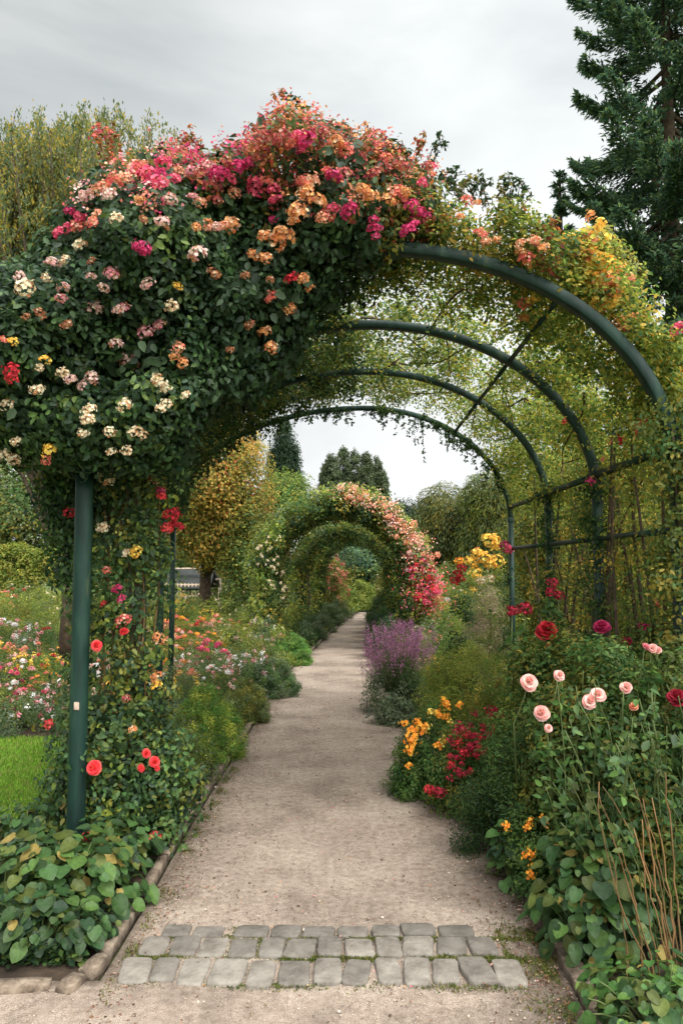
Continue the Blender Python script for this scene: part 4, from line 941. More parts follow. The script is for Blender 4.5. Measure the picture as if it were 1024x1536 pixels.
# ------------------------------------------------------------ the small flowered arch tunnel
def small_arch():
    specs = [(14.0, -.22, 1.35, 1.45, 1.28), (17., -.05, 1.05, 1.35, 1.05), (20.5, .12, .95, 1.35, 1.05)]
    fr = thing('rose_arch', 'small rounded metal arch frame buried in greenery farther along the path', 'arch', (-.1, 16, 0))
    cols = []
    t = thing('climbing_rose', 'dense green climber rounding over the small far arch', 'climbing rose', (-1.4, 14, 0))
    g = G(); pts = []
    for k, (Y, cx, a, zs, b) in enumerate(specs):
        for dy in (0, .9):
            n = 40; th = np.linspace(0, PI, n); q = np.concatenate([[(cx+a, Y+dy, -.05)], np.stack([cx+a*np.cos(th), np.full(n, Y+dy), zs+b*np.sin(th)], 1), [(cx-a, Y+dy, -.05)]])
            gg = G(); tube(gg, q, .025, 6); gg.build('hoop', M_PAINT, fr, True)
        K = 900; u = rng.random(K); leg = u < .36
        th = rng.uniform(0, PI, K); sx = np.where(rng.random(K) < .5, 1, -1)
        r = rng.uniform(-.12, .36, K) if k == 0 else rng.uniform(-.10, .3, K)
        x = np.where(leg, cx+sx*(a+r*.75), cx+(a+r)*np.cos(th)); z = np.where(leg, rng.uniform(.1, zs, K), zs+(b+r)*np.sin(th))
        y = Y+rng.uniform(-.35, 1.4, K); N = np.stack([np.where(leg, sx*.4, np.cos(th)), np.full(K, -.6), np.where(leg, .2, np.sin(th))], 1)
        N = nrm(N*np.where(r < -.05, -1, 1)[:, None]+np.array([0, -.5, .2]))
        o_ = (r > .1)
        for sel, pl_ in ((o_, np.concatenate([MD, OL, YG, YG, GG[:2]])*1.55), (~o_, np.concatenate([MD, OL, DK])*1.35)):
            pts.append(clumpy(g, np.stack([x, y, z], 1)[sel], N[sel], 31000 if k == 0 else 13000, .14, .06, pl_, 'dia', .6, .4, .2, .35, .35))
    # leafy roof between the hoops
    K = 300; y = rng.uniform(14.5, 21, K); th = rng.uniform(0, PI, K); cx = np.interp(y, [14, 21], [-.2, .12]); a = np.interp(y, [14, 21], [1.4, 1.05])
    C = np.stack([cx+a*np.cos(th), y, 1.45+1.3*np.sin(th)], 1); clumpy(g, C, nrm(np.stack([np.cos(th), 0*th, np.sin(th)], 1)), 9000, .2, .07, np.concatenate([MD, OL]), 'dia')
    g.build('foliage', M_LEAF, t); sf = Surf(np.concatenate(pts))
    gs = G()
    for (Y, cx, a, zs, b) in specs:
        for s in (-1, 1):
            for _ in range(4):
                tube(gs, [(cx+s*a+rng.normal(0, .06), Y+rng.uniform(0, .9), 0), (cx+s*a+rng.normal(0, .06), Y+rng.uniform(0, .9), .9), (cx+s*a*.98, Y+rng.uniform(0, .9), 2.0)], [.03, .012], 6)
    gs.build('stem', M_BARK, t, True)
    for _ in range(40):
        px, py = rng.uniform(385, 430), rng.uniform(800, 900); put_blooms(t, sf, [(px, py, rng.uniform(2, 3), 'cream', 'spray')], 'spray', 14)
    # coral rambler tumbling down the right shoulder
    c = thing('rambling_rose', 'coral and pink rambler tumbling down the right shoulder of the small arch', 'rambling rose', (1.35, 14.2, 0))
    line = np.array([(498, 738), (528, 741), (558, 753), (584, 773), (606, 799), (621, 824), (630, 852), (637, 880), (642, 905)]); g = G()
    cc = []; K = 150
    s = rng.random(K)*8; px = np.interp(s, np.arange(9), line[:, 0])+rng.normal(0, 4, K)+2; py = np.interp(s, np.arange(9), line[:, 1])+rng.normal(0, 6, K)
    C = np.array([P(a_, b_, 14.0+rng.uniform(-.3, .7)) for a_, b_ in zip(px, py)]); clumpy(g, C, np.tile([.5, -.6, .5], (K, 1)), 7000, .14, .06, np.concatenate([MD, YG, RU[1:2]]))
    g.build('foliage', M_LEAF, c)
    g = G(); n = 6500; s = rng.random(n)**.8*8.3; a_ = np.interp(s, np.arange(9), line[:, 0])+rng.normal(0, 3+s*1.3)+1; b_ = np.interp(s, np.arange(9), line[:, 1])+rng.normal(0, 4+s*.5, n)
    cs = np.round(s*7)/7; off = np.stack([np.sin(cs*91)*8, np.cos(cs*57)*7], 1)
    Pn = np.array([P(u+o[0], v+o[1], 13.75+rng.uniform(-.2, .5)) for u, v, o in zip(a_, b_, off)])
    ca = np.concatenate([BC['peach'], BC['peach'], BC['palepink'], BC['cream'][:1]]); cb = np.concatenate([BC['hotpink'], BC['coral'], BC['coralrose'], BC['pink']])
    cc2 = np.where((s+rng.normal(0, .6, n) < 5.8)[:, None], ca[rng.integers(0, 10, n)], cb[rng.integers(0, 12, n)])
    add_leaves(g, Pn, nrm(rng.normal(0, .6, (n, 3))+np.array([.3, -.7, .5])), rng.normal(0, 1, (n, 3)), .045, .032, cc2); kind(g.build('blossom', M_PETAL, c), 'stuff')
    for i in range(100):
        s = rng.random()**.8*8; a_ = np.interp(s, np.arange(9), line[:, 0])+rng.normal(0, 4+s*1.2)+3; b_ = np.interp(s, np.arange(9), line[:, 1])+rng.normal(0, 5)
        cn = (['peach', 'peach', 'palepink', 'orange'][rng.integers(0, 4)] if s < 5.6 else ['hotpink', 'hotpink', 'coral', 'coralrose'][rng.integers(0, 4)])
        if s < 2.: cn = ['orange', 'peach', 'peach'][rng.integers(0, 3)]
        bloom(c, P(a_, b_, 13.7+rng.uniform(-.15, .25)), rng.uniform(.03, .055)*(1+s*.1), cn, 'cluster')
    gs = G()
    for _ in range(5): tube(gs, [(1.35+rng.normal(0, .1), 14.2, 0), (1.3, 14.1, 1.), (1.15, 14.1, 2.1)], [.03, .012], 6)
    gs.build('stem', M_BARK, c, True)
small_arch()

# ------------------------------------------------------------ shrubs and border plants
def shrub(name, label, px, Y, hw, h, palette, n=5000, leaf=.03, K=70, shape='dia', mat=None, clr=.08, aspect=.6, droop=.1, blooms=None, bk='spray', group=None, cat='shrub', up=.25, depth=None, stems=6, bsz=(.02, .035), x=None, z0=0., outw=.7, stemm=None, btop=.35, blist=None):
    x = GX(px, Y) if x is None else x
    t = thing(name, label, cat, (x, Y, 0), group); g = G()
    C, N = dome(x, Y, hw, h, K, z0, depth); pp = clumpy(g, C, N, n, clr, leaf, palette, shape, aspect, droop, up, outw=outw)
    g.build('foliage', mat or M_LEAF, t)
    gs = G()
    for _ in range(stems):
        b = C[rng.integers(0, K)]; a = np.array([x+rng.normal(0, hw*.15), Y+rng.normal(0, hw*.15), -.01]); m = (a+b)/2+np.array([0, 0, h*.1]); tt = np.linspace(0, 1, 7)[:, None]
        tube(gs, a*(1-tt)**2+2*m*tt*(1-tt)+b*tt*tt, [.008+h*.004, .003], 5)
    gs.build('stem', stemm or M_GSTEM, t, True)
    if blooms:
        for cn, cnt in blooms:
            for _ in range(cnt):
                u = nrm(rng.normal(0, 1, 3)); u[2] = abs(u[2])*.8+btop*rng.random(); u[1] = -abs(u[1]) if rng.random() < .75 else u[1]
                u = nrm(u); pos = np.array([x+u[0]*hw*1.03, Y+u[1]*(depth or hw)*1.03, z0+u[2]*h*1.04])
                bloom(t, pos, rng.uniform(*bsz), cn, bk, u+np.array([0, -.2, .4]))
    if blist: put_blooms(t, Surf(pp), blist, bk, Y-hw*.7, .02)
    return t
MX = lambda *a: np.concatenate(a)
# left border beside the path
shrub('shrub', 'rounded bright green bush beside the left path edging, behind the second left post', 310, 6.2, .30, .60, MX(GR, YG)*1.7, 30000, .021, 260, clr=.045, aspect=.4, stems=8)
shrub('shrub', 'small olive bush spilling over the left path edging', 368, 7.7, .24, .44, MX(OL, WI)*1.4, 16000, .022, 170, clr=.045, aspect=.4)
shrub('shrub', 'grey-green low mound on the left of the path beyond the olive bush', 410, 9.3, .34, .45, MX(GG, MD)*1.4, 15000, .026, 160, clr=.05, aspect=.4)
shrub('shrub', 'round vivid green bush by the foot of the small arch', 438, 12.2, .33, .50, GR*1.6, 14000, .028, 140, clr=.05, aspect=.45)
shrub('ferny_plant', 'pale feathery plant between the second left post and the heart-leaved plants', 270, 5.5, .28, .50, MX(YG, GG), 6500, .03, 70, aspect=.25, droop=-.5)
shrub('shrub', 'grey sprawling plant left of the bright green bush', 262, 7.2, .35, .62, MX(GG, WI), 7000, .03, 70, aspect=.3, blooms=[('white', 8), ('yellow', 5)])
for px, Y, hw, h in [(452, 14.8, .3, .5), (468, 16.2, .3, .55), (482, 18., .3, .55), (496, 19.8, .3, .6), (508, 22, .35, .6)]:
    shrub('shrub', 'low grey-green border mound lining the left of the path under the small arch', px, Y, hw, h, MX(GG, MD), 3500, .045, 40, clr=.1, aspect=.4, group='mounds lining the path under the small arch')
for px, Y, hw, h in [(574, 13.2, .22, .75), (572, 15.5, .25, .8), (570, 18, .3, .8), (568, 21, .35, .9)]:
    shrub('shrub', 'dark green upright bush lining the right of the path at the small arch', px, Y, hw, h, MX(CO, MD), 4000, .045, 40, clr=.1, aspect=.4, group='dark bushes at the right of the small arch')
for px, Y, cn in [(505, 24.5, 'dusty'), (494, 22.5, 'peach'), (583, 24.5, 'cream')]:
    shrub('rose_bush', 'tall rose bush with %s flowers seen through the small arch' % {'dusty': 'dark red', 'peach': 'peach', 'cream': 'cream'}[cn], px, Y, .4, 1.9, OL, 4000, .06, 50, clr=.16, blooms=[(cn, 26)], bsz=(.06, .1), cat='rose bush')
shrub('shrub', 'bright yellow-green bush closing the far end of the path', 538, 27.6, .8, .95, YG, 6000, .07, 60, clr=.2)

# broad heart-leaved plants
def heartplant(label, px, Y, hw, h, n, leaf, palette=HL, z0=.0, dep=None, group=None):
    x = GX(px, Y); t = thing('broad_leaved_plant', label, 'plant', (x, Y, 0), group); g = G(); gs = G()
    u = nrm(rng.normal(0, 1, (n, 3))); u[:, 2] = np.abs(u[:, 2])**.8; rad = rng.uniform(.55, 1.02, n); 
    Pn = np.stack([x+u[:, 0]*hw*rad, Y+u[:, 1]*(dep or hw)*rad, z0+.03+u[:, 2]*h*rad], 1)
    N = nrm(u*.75+np.array([0, -.25, .75])+rng.normal(0, .22, (n, 3))); T = u*np.array([1, 1, .2])+np.array([0, -.15, -.35])+rng.normal(0, .35, (n, 3))
    L = leaf*(.42+.95*rng.random(n)**1.3); c = palette[rng.integers(0, len(palette), n)]*rng.uniform(.6, 1.3, (n, 1)); old = rng.random(n) < .03; c[old] = lin((150, 132, 70))
    T = nrm(T-N*np.sum(T*N, 1, keepdims=True))
    add_leaves(g, Pn-T*L[:, None]*.3, N, T, L, L*rng.uniform(.72, 1.12, n), c, 'heart')
    for i in rng.choice(n, min(n, 60), replace=False):
        a = np.array([x+(Pn[i, 0]-x)*.3, Y+(Pn[i, 1]-Y)*.3, 0]); b = Pn[i]-T[i]*L[i]*.3; m = (a+b)/2+np.array([0, 0, .06]); tt = np.linspace(0, 1, 6)[:, None]
        tube(gs, a*(1-tt)**2+2*m*tt*(1-tt)+b*tt*tt, [.004, .0025], 5)
    g.build('foliage', M_GLOSS, t, True); gs.build('stem', M_GSTEM, t, True); return t
heartplant('large heart-leaved plant at the foot of the front left post', 95, 3.5, .44, .33, 560, .066, dep=.36)
heartplant('heart-leaved plant along the left edging, right of the front left post', 168, 3.95, .27, .27, 380, .056, MX(HL, DK), dep=.32)
heartplant('dark heart-leaved plant at the left edge of the photo, left of the large heart-leaved plant', 15, 3.35, .36, .28, 260, .06, MX(HL, DK)*.85)
heartplant('low leafy plant filling the bottom left corner just behind the long edging stones', 75, 3.2, .34, .20, 300, .05, MX(HL, DK)*.85, dep=.16)
heartplant('yellower heart-leaved plant along the left edging before the bright green bush', 228, 4.85, .24, .42, 330, .06, MX(HL, GR, YG[:2]), dep=.5)
heartplant('dark leafy plant filling between the front left post and the climber', 165, 4.5, .36, .58, 460, .055, MX(HL, DK, MD))
heartplant('dark leafy plant left of the front left post beside the lawn', 52, 4.15, .24, .28, 260, .055, MX(DK, HL))
heartplant('heart-leaved plant on the right border beside the cobbled strip', 878, 3.25, .29, .48, 520, .060, HL, dep=.34)
heartplant('low pale-green leafy plant in the bottom right corner', 975, 2.62, .30, .22, 380, .045, MX(HL, GR), dep=.3)
heartplant('small leafy plant under the orange flowers at the right path edge', 765, 3.85, .13, .34, 120, .06, MX(HL, DK))

# right border
def salvia():
    px, Y = 597, 8.3; x = GX(px, Y); t = thing('salvia', 'grey-leaved clump topped with a haze of purple flower spikes, right of the path', 'flowering plant', (x, Y, 0))
    g = G(); C, N = dome(x, Y, .34, .62, 90); clumpy(g, C, N, 9000, .09, .032, MX(GG, MD), aspect=.35, droop=-.3); g.build('foliage', M_LEAF, t)
    g = G(); gs = G()
    for i in range(165):
        a = rng.uniform(0, 2*PI); r = rng.random()**.5*.38; b = np.array([x+math.cos(a)*r*1.1, Y+math.sin(a)*r, rng.uniform(.66, 1.04)-r*.45]); l = rng.uniform(.07, .2)
        s = np.array([x+math.cos(a)*r*.4, Y+math.sin(a)*r*.4, .2]); tube(gs, [s, (s+b)/2, b], [.003, .0015], 4)
        n = 50; w = rng.random(n); Pn = b+np.stack([(w-.5)*l*.25*math.cos(a), 0*w, (w-.6)*l*1.3], 1)+rng.normal(0, .018, (n, 3))
        c = BC['purple'][rng.integers(0, 3, n)]*rng.uniform(.75, 1.2, (n, 1)); L = rng.uniform(.012, .022, n)
        add_leaves(g, Pn, nrm(rng.normal(0, 1, (n, 3))), rng.normal(0, 1, (n, 3)), L, L*.6, c)
    gs.build('stem', M_GSTEM, t); g.build('flower_spikes', M_PETAL, t)
salvia()
shrub('shrub', 'low pale leafy plant at the foot of the purple salvia', 590, 7.7, .22, .22, GG, 2600, .04, 40, aspect=.5)
shrub('shrub', 'yellow-green fine-leaved bush right of the purple salvia', 690, 7.3, .42, .86, MX(YG, OL, YG)*1.35, 15000, .024, 130, clr=.09, aspect=.4)
shrub('shrub', 'tall mid-green bush in front of the fourth right post', 790, 6.5, .48, 1.02, MX(GR, YG, OL)*1.3, 18000, .026, 150, clr=.1, aspect=.4)
shrub('shrub', 'airy bright green bush between the small arch and the yellow rose', 672, 11, .6, 1.1, MX(YG, GR)*1.35, 9000, .035, 100, clr=.13, aspect=.35, blooms=[('coral', 6)])
shrub('ornamental_grass', 'pale pinkish plume grass below the yellow rose', 732, 9.2, .38, 1.35, pal([(170, 150, 124), (150, 146, 104), (134, 140, 92), (180, 160, 140)]), 9000, .05, 90, clr=.11, aspect=.12, droop=-1.6, cat='grass clump')
shrub('rose_bush', 'tall rose with yellow flower heads left of the far right post', 735, 9.9, .42, 1.85, MX(MD, YG), 6000, .035, 80, clr=.12, cat='rose bush', bk='cluster',
      blist=[(735, 812, 10, 'yellow'), (742, 818, 8, 'yellow'), (715, 832, 8, 'yellow'), (725, 836, 8, 'yellow'), (706, 842, 8, 'yellow'), (745, 842, 9, 'yellow'), (736, 845, 7, 'yellow'), (712, 858, 8, 'yellow'), (716, 826, 5, 'orange'), (688, 842, 6, 'marigold'), (720, 870, 6, 'cream'), (735, 868, 6, 'cream')])
t = shrub('rose_bush', 'narrow rose pillar hung with a bright red truss left of the yellow rose', 690, 8.8, .16, 1.45, MX(DK, MD), 3500, .035, 50, clr=.08, cat='rose bush')
for px, py, r in [(692, 852, 7), (686, 862, 8), (681, 872, 8), (690, 868, 7)]: bloom(t, P(px, py, 8.5), r/F*8.5, 'red')
shrub('rose_bush', 'magenta-flowered rose on the far right post of the pergola', 765, 8.2, .12, 1.78, MX(DK, MD), 1800, .03, 40, clr=.06, cat='rose bush', blist=[(757, 820, 8, 'magenta', 'cluster'), (762, 824, 6, 'hotpink', 'cluster')])
FL = thing('flowering_plant', 'bush of bright orange-yellow flowers overhanging the right side of the path', 'flowering plant', (GX(640, 5.3), 5.3, 0))
g = G(); C, N = dome(GX(648, 5.3), 5.3, .27, .60, 110, 0); pf = clumpy(g, C, N, 12000, .06, .022, MX(GR, MD), aspect=.5, droop=.4)
C, N = dome(GX(620, 5.2), 5.2, .14, .46, 50, 0); pf2 = clumpy(g, C, N, 4500, .05, .022, MX(GR, MD), aspect=.5, droop=.4); g.build('foliage', M_LEAF, FL)
put_blooms(FL, Surf(np.concatenate([pf, pf2])), [(665, 1052, 8, 'marigold'), (672, 1060, 7, 'marigold'), (689, 1056, 6, 'marigold'), (645, 1068, 8, 'yellow'), (657, 1070, 8, 'marigold'), (668, 1075, 6, 'marigold'), (630, 1088, 11, 'marigold'), (617, 1095, 11, 'marigold'), (618, 1108, 10, 'marigold'), (640, 1092, 8, 'yellow'), (625, 1082, 7, 'marigold'), (615, 1124, 7, 'marigold'), (613, 1147, 7, 'marigold'), (655, 1118, 8, 'marigold'), (664, 1113, 8, 'yellow'), (675, 1081, 6, 'yellow'), (648, 1195, 5, 'marigold'), (606, 1085, 6, 'marigold')], 'spray', 5, .03)
gs = G()
for _ in range(10): a = np.array([GX(648, 5.3), 5.3, 0]); b = a+np.array([rng.normal(0, .15), rng.normal(0, .15), .5]); tube(gs, [a, (a+b)/2, b], [.006, .003], 5)
gs.build('stem', M_GSTEM, FL)
shrub('flowering_plant', 'bush of crimson flowers right of the orange-yellow bush', 715, 4.95, .33, .66, MX(MD, GR, OL), 14000, .022, 110, clr=.07, aspect=.5, cat='flowering plant', bk='cluster',
      blist=[(678+rng.uniform(-26, 26)+k*.9, 1150-k*1.1+rng.uniform(-26, 26), rng.uniform(3.2, 5.5), 'crimson' if rng.random() < .65 else 'red', 'cluster' if rng.random() < .5 else 'spray') for k in range(0, 62)] + [(650, 1186, 8, 'crimson'), (660, 1188, 8, 'crimson'), (642, 1184, 7, 'red')])
shrub('shrub', 'dark feathery shrub between the crimson flowers and the heart-leaved plant', 790, 4.25, .40, .74, MX(MD*.8, GR*.7, DK), 26000, .026, 170, clr=.08, aspect=.22, droop=-.3, stems=12)
shrub('flowering_plant', 'low plant with scattered orange flowers at the right path edge', 800, 3.75, .19, .46, MX(MD, GR*.8), 7000, .022, 70, clr=.05, aspect=.5, cat='flowering plant',
      blist=[(760, 1238, 6, 'marigold'), (795, 1232, 6, 'marigold'), (790, 1240, 6, 'marigold'), (812, 1225, 5, 'marigold'), (816, 1270, 6, 'marigold'), (788, 1283, 8, 'marigold'), (795, 1280, 6, 'marigold'), (800, 1298, 7, 'marigold'), (795, 1310, 7, 'marigold'), (822, 1212, 4, 'coral'), (818, 1235, 5, 'orange')])
ROSEB = thing('rose_bush', 'tall leafy rose bush in the right foreground with pale pink blooms', 'rose bush', (1.35, 3.8, 0))
g = G(); gs = G(); allp = []
for px, Y, hw, h, n in [(900, 3.9, .38, 1.25, 20000), (1010, 3.5, .4, 1.2, 17000), (850, 4.4, .32, 1.25, 15000), (800, 4.5, .24, 1.12, 9000), (960, 4.7, .45, 1.2, 12000), (1060, 4.0, .35, 1.2, 9000)]:
    x = GX(px, Y); C, N = dome(x, Y, hw, h, 120); C[:, 2] = .30+C[:, 2]*.75
    allp.append(clumpy(g, C, N, n, .09, .028, MX(GR*.8, MD, OL*.8), 'oval', .5, .3, .2, .35, .35))
g2 = G()
gs2 = G()
for _ in range(170):
    Y = rng.uniform(3.0, 4.0); px = rng.uniform(840, 1060); x = GX(px, Y); h = rng.uniform(.55, 1.12)
    b = np.array([x+rng.normal(0, .1), Y-.1+rng.normal(0, .1), h]); a = np.array([x+rng.normal(.12, .12), Y+.1, 0]); m = (a+b)/2+np.array([.05, 0, .1]); tt = np.linspace(0, 1, 9)[:, None]
    q = a*(1-tt)**2+2*m*tt*(1-tt)+b*tt*tt; tube(gs2, q, [.004, .002], 5)
    n = 20; w = rng.uniform(.35, 1, n); Pn = np.stack([np.interp(w, tt[:, 0], q[:, k]) for k in range(3)], 1)+rng.normal(0, .02, (n, 3))
    T = rng.normal(0, 1, (n, 3)); N = nrm(rng.normal(0, .5, (n, 3))+np.array([0, -.4, .8])); L = rng.uniform(.022, .055, n)
    add_leaves(g2, Pn, N, T, L, L*.62, MX(GR, HL, MD)[rng.integers(0, 13, n)]*rng.uniform(.45, 1.0, (n, 1)), 'oval')
g.build('foliage', M_LEAF, ROSEB); g2.build('leafy_shoot', M_GLOSS, ROSEB, True)
for a_, b_, Y in [((985, 1480), (900, 1180), 2.9), ((1000, 1450), (925, 1160), 3.0), ((1015, 1420), (960, 1230), 2.8), ((945, 1470), (925, 1290), 2.9), ((1020, 1400), (940, 1200), 3.0), ((1012, 1490), (985, 1230), 2.8), ((1030, 1450), (1005, 1150), 2.75), ((1040, 1400), (975, 1180), 3.1)]:
    for q in range(rng.integers(1, 3)):
        A = P(a_[0]+rng.normal(0, 9), a_[1], Y); A[2] = 0.; B = P(b_[0]+rng.normal(0, 14), b_[1]+rng.normal(0, 15), Y); m = (A+B)/2+rng.normal(0, .07, 3); tt = np.linspace(0, 1, 14)[:, None]
        tube(gs, A*(1-tt)**2+2*m*tt*(1-tt)+B*tt*tt+rng.normal(0, .0035, (14, 3)), [rng.uniform(.003, .0055), .002], 6)
gs.build('stem', M_CANE, ROSEB, True); gs2.build('green_stem', M_GSTEM, ROSEB, True)
gfl = G()
for px, py, r, cn in [(793, 1023, 13, 'pinkrose'), (838, 1013, 9, 'pinkrose'), (812, 1069, 12, 'pinkrose'), (884, 1052, 11, 'pinkrose'), (896, 1042, 11, 'pinkrose'), (938, 1031, 9, 'pinkrose'), (822, 1092, 6, 'pinkrose'), (950, 1059, 7, 'peach'), (978, 972, 7, 'pinkrose'), (968, 970, 6, 'pink'), (986, 975, 6, 'pinkrose')]:
    Y = 3.45; p = P(px, py, Y); b = bloom(ROSEB, p, r*1.05/F*Y, cn, 'rose', (rng.normal(0, .3), -.8, .6))
    g = G(); jx = rng.normal(0, .03); tube(g, [p+np.array([0, .02, -.01]), p+np.array([.01+jx*.4, .04, -.1]), p+np.array([.02+jx, .06, -.2]), p+np.array([.05+jx, .15, -.5])], [.0022, .004], 6); g.build('flower_stem', M_GSTEM, ROSEB, True); sprig(None, gfl, [p+np.array([0, .02, -.05]), p+np.array([.02, .06, -.2]), p+np.array([.05, .15, -.5])], .003, MX(GR, MD), .045, .016)
gfl.build('leafy_stem', M_LEAF, ROSEB); gfl = G()
RED = thing('rose_bush', 'tall rose with deep red full blooms in front of the right pergola posts', 'rose bush', (GX(860, 4.9), 4.9, 0))
g = G(); C, N = dome(GX(865, 5.0), 5.0, .5, 1.08, 130); clumpy(g, C, N, 14000, .1, .028, MX(MD, OL, GR), 'oval', .5); g.build('foliage', M_LEAF, RED)
for px, py, r, cn, kd in [(820, 946, 18, 'red', 'rose'), (902, 940, 13, 'magenta', 'rose'), (787, 913, 11, 'crimson', 'cluster'), (768, 917, 10, 'crimson', 'cluster'), (828, 874, 9, 'crimson', 'cluster'), (826, 888, 8, 'crimson', 'cluster'), (838, 893, 8, 'crimson', 'cluster'), (966, 941, 8, 'magenta', 'cluster'), (985, 908, 6, 'coral', 'rose'), (1014, 1046, 15, 'crimson', 'rose'), (940, 962, 7, 'crimson', 'cluster'), (822, 968, 6, 'coral', 'spray')]:
    Y = 4.55 if px < 1000 else 3.3; p = P(px, py, Y); bloom(RED, p, r/F*Y, cn, kd, (rng.normal(0, .15), -.6, .8))
    g = G(); tube(g, [p+np.array([0, .01, -.01]), p+np.array([.0, .04, -.2]), p+np.array([.02, .1, -.5])], [.004, .005], 6); g.build('flower_stem', M_GSTEM, RED, True); sprig(None, gfl, [p+np.array([0, .01, -.05]), p+np.array([.0, .04, -.2]), p+np.array([.02, .1, -.5])], .003, MX(GR, MD), .05, .014)

gfl.build('leafy_stem', M_LEAF, RED)
# ------------------------------------------------------------ mixed flower beds (copies of a few base plants)
def baseplant(name, palette, n, leaf, hw, h, cols, kd, cnt, bsz, aspect=.4):
    bsz = (bsz[0]*.62, bsz[1]*.66); cnt = int(cnt*1.5)
    t = bpy.data.objects.new(name, None); COL.objects.link(t); t.empty_display_size = .1
    g = G(); C, N = dome(0, 0, hw, h, 45); clumpy(g, C, N, n, .11, leaf, palette, aspect=aspect); g.build('foliage', M_LEAF, t)
    for _ in range(cnt):
        u = nrm(rng.normal(0, 1, 3)); u[2] = abs(u[2])+.3; u = nrm(u)
        bloom(t, (u[0]*hw, u[1]*hw, u[2]*h*1.04), rng.uniform(*bsz), cols[rng.integers(0, len(cols))], kd, u+np.array([0, 0, .4]))
    return t
BASES = {
 'pink': (baseplant('flowering_plant', MX(YG, MD), 3400, .035, .42, .55, ['pink', 'white', 'palepink'], 'cluster', 14, (.045, .085)), 'bushy plant thick with pink flowers'),
 'white': (baseplant('flowering_plant', MX(GG, MD), 3400, .035, .42, .5, ['white', 'palepink', 'pink'], 'spray', 15, (.04, .07)), 'grey-green plant starred with white and pale pink flowers'),
 'orange': (baseplant('flowering_plant', MX(OL, YG), 3400, .035, .42, .6, ['orange', 'marigold', 'coral'], 'cluster', 15, (.04, .075)), 'bushy plant with orange flower heads'),
 'yellow': (baseplant('flowering_plant', MX(YG, GR), 3400, .035, .42, .55, ['yellow', 'yellow', 'marigold'], 'spray', 15, (.045, .08)), 'bright green plant with yellow flowers'),
 'red': (baseplant('flowering_plant', MX(MD, GR), 3400, .035, .42, .6, ['pink', 'red', 'coral'], 'cluster', 10, (.045, .08)), 'bushy plant with rosy red and coral flowers'),
 'magenta': (baseplant('flowering_plant', MX(MD, GG), 3400, .035, .42, .55, ['magenta', 'hotpink'], 'cluster', 14, (.045, .08)), 'bushy plant with magenta flowers'),
 'green': (baseplant('shrub', MX(YG, WI, OL, YG)*1.15, 4500, .035, .5, .8, ['cream'], 'spray', 3, (.03, .05)), 'airy olive-green shrub without bright flowers'),
 'coral': (baseplant('flowering_plant', MX(OL, MD), 3400, .035, .42, .6, ['coral', 'peach', 'palepink'], 'cluster', 14, (.045, .08)), 'bushy plant with coral flowers')}
used = {}
def bedplant(kind_, x, Y, s, where):
    root, lab = BASES[kind_]
    if kind_ not in used: r = root; used[kind_] = r
    else:
        r = root.copy(); COL.objects.link(r)
        for ch in list(root.children):
            c = ch.copy(); COL.objects.link(c); c.parent = r
    r.location = (float(x), float(Y), -.01); r.rotation_euler = (0, 0, rng.uniform(0, 6.28)); r.scale = (s, s, s*rng.uniform(.85, 1.15))
    tag(r, lab+' in the '+where, 'shrub' if kind_ == 'green' else 'flowering plant', 'plants with %s in the %s' % (kind_ if kind_ != 'green' else 'plain foliage', where))
LB = [('pink', 20, 7.6), ('magenta', 55, 7.7), ('red', -30, 7.8), ('magenta', 10, 8.5), ('orange', 80, 8.4), ('yellow', 45, 9.2), ('white', 100, 8.0), ('coral', 20, 9.9), ('red', 80, 9.6), ('yellow', -10, 10.5), ('white', 30, 11.5), ('pink', -30, 12), ('red', 75, 12.2), ('white', 60, 13.3), ('pink', 15, 14.2), ('green', 95, 13.5), ('green', 30, 17), ('green', 75, 18), ('green', -10, 18.5), ('orange', 10, 22), ('red', 25, 22.5), ('green', 60, 22), ('green', 100, 20), ('white', 5, 15.5), ('yellow', 108, 11), ('coral', 60, 10.7), ('white', 45, 7.3), ('green', 110, 16), ('pink', 30, 8.9), ('yellow', 60, 10.0), ('coral', 5, 11.2),
  ('white', 330, 9.6), ('pink', 332, 9.0), ('white', 300, 9.2), ('yellow', 270, 8.4), ('orange', 262, 9.0), ('pink', 360, 10.0), ('white', 350, 11), ('orange', 290, 11), ('coral', 270, 11.4), ('orange', 315, 12), ('red', 300, 12.6), ('green', 345, 12.2), ('orange', 275, 13.4), ('coral', 330, 13.5), ('white', 375, 12.6), ('green', 400, 11.6), ('orange', 365, 14.6), ('yellow', 395, 14.5), ('orange', 300, 15), ('green', 340, 15.6), ('green', 285, 17), ('yellow', 310, 17.6), ('green', 350, 18), ('yellow', 272, 19.5), ('green', 330, 20.5), ('green', 375, 17), ('yellow', 290, 21.5), ('green', 360, 22), ('orange', 262, 14.6), ('coral', 255, 12.2), ('magenta', 318, 10.4), ('white', 372, 9.4), ('green', 390, 20), ('yellow', 405, 18), ('white', 290, 10), ('coral', 345, 14.3), ('orange', 250, 10.4), ('white', 385, 13.4),
  ('coral', 180, 9.5), ('yellow', 200, 8), ('orange', 220, 10.5), ('green', 160, 12), ('yellow', 225, 7.4), ('pink', 150, 8.4), ('green', 220, 13.5), ('coral', 190, 15), ('green', 130, 17), ('green', 200, 19), ('green', 240, 23)]
for k, px, Y in LB: bedplant(k, GX(px, Y)+rng.normal(0, .05), Y, np.interp(Y, [7, 14, 23], [.72, 1., 1.5])*rng.uniform(.9, 1.15), 'left flower bed')
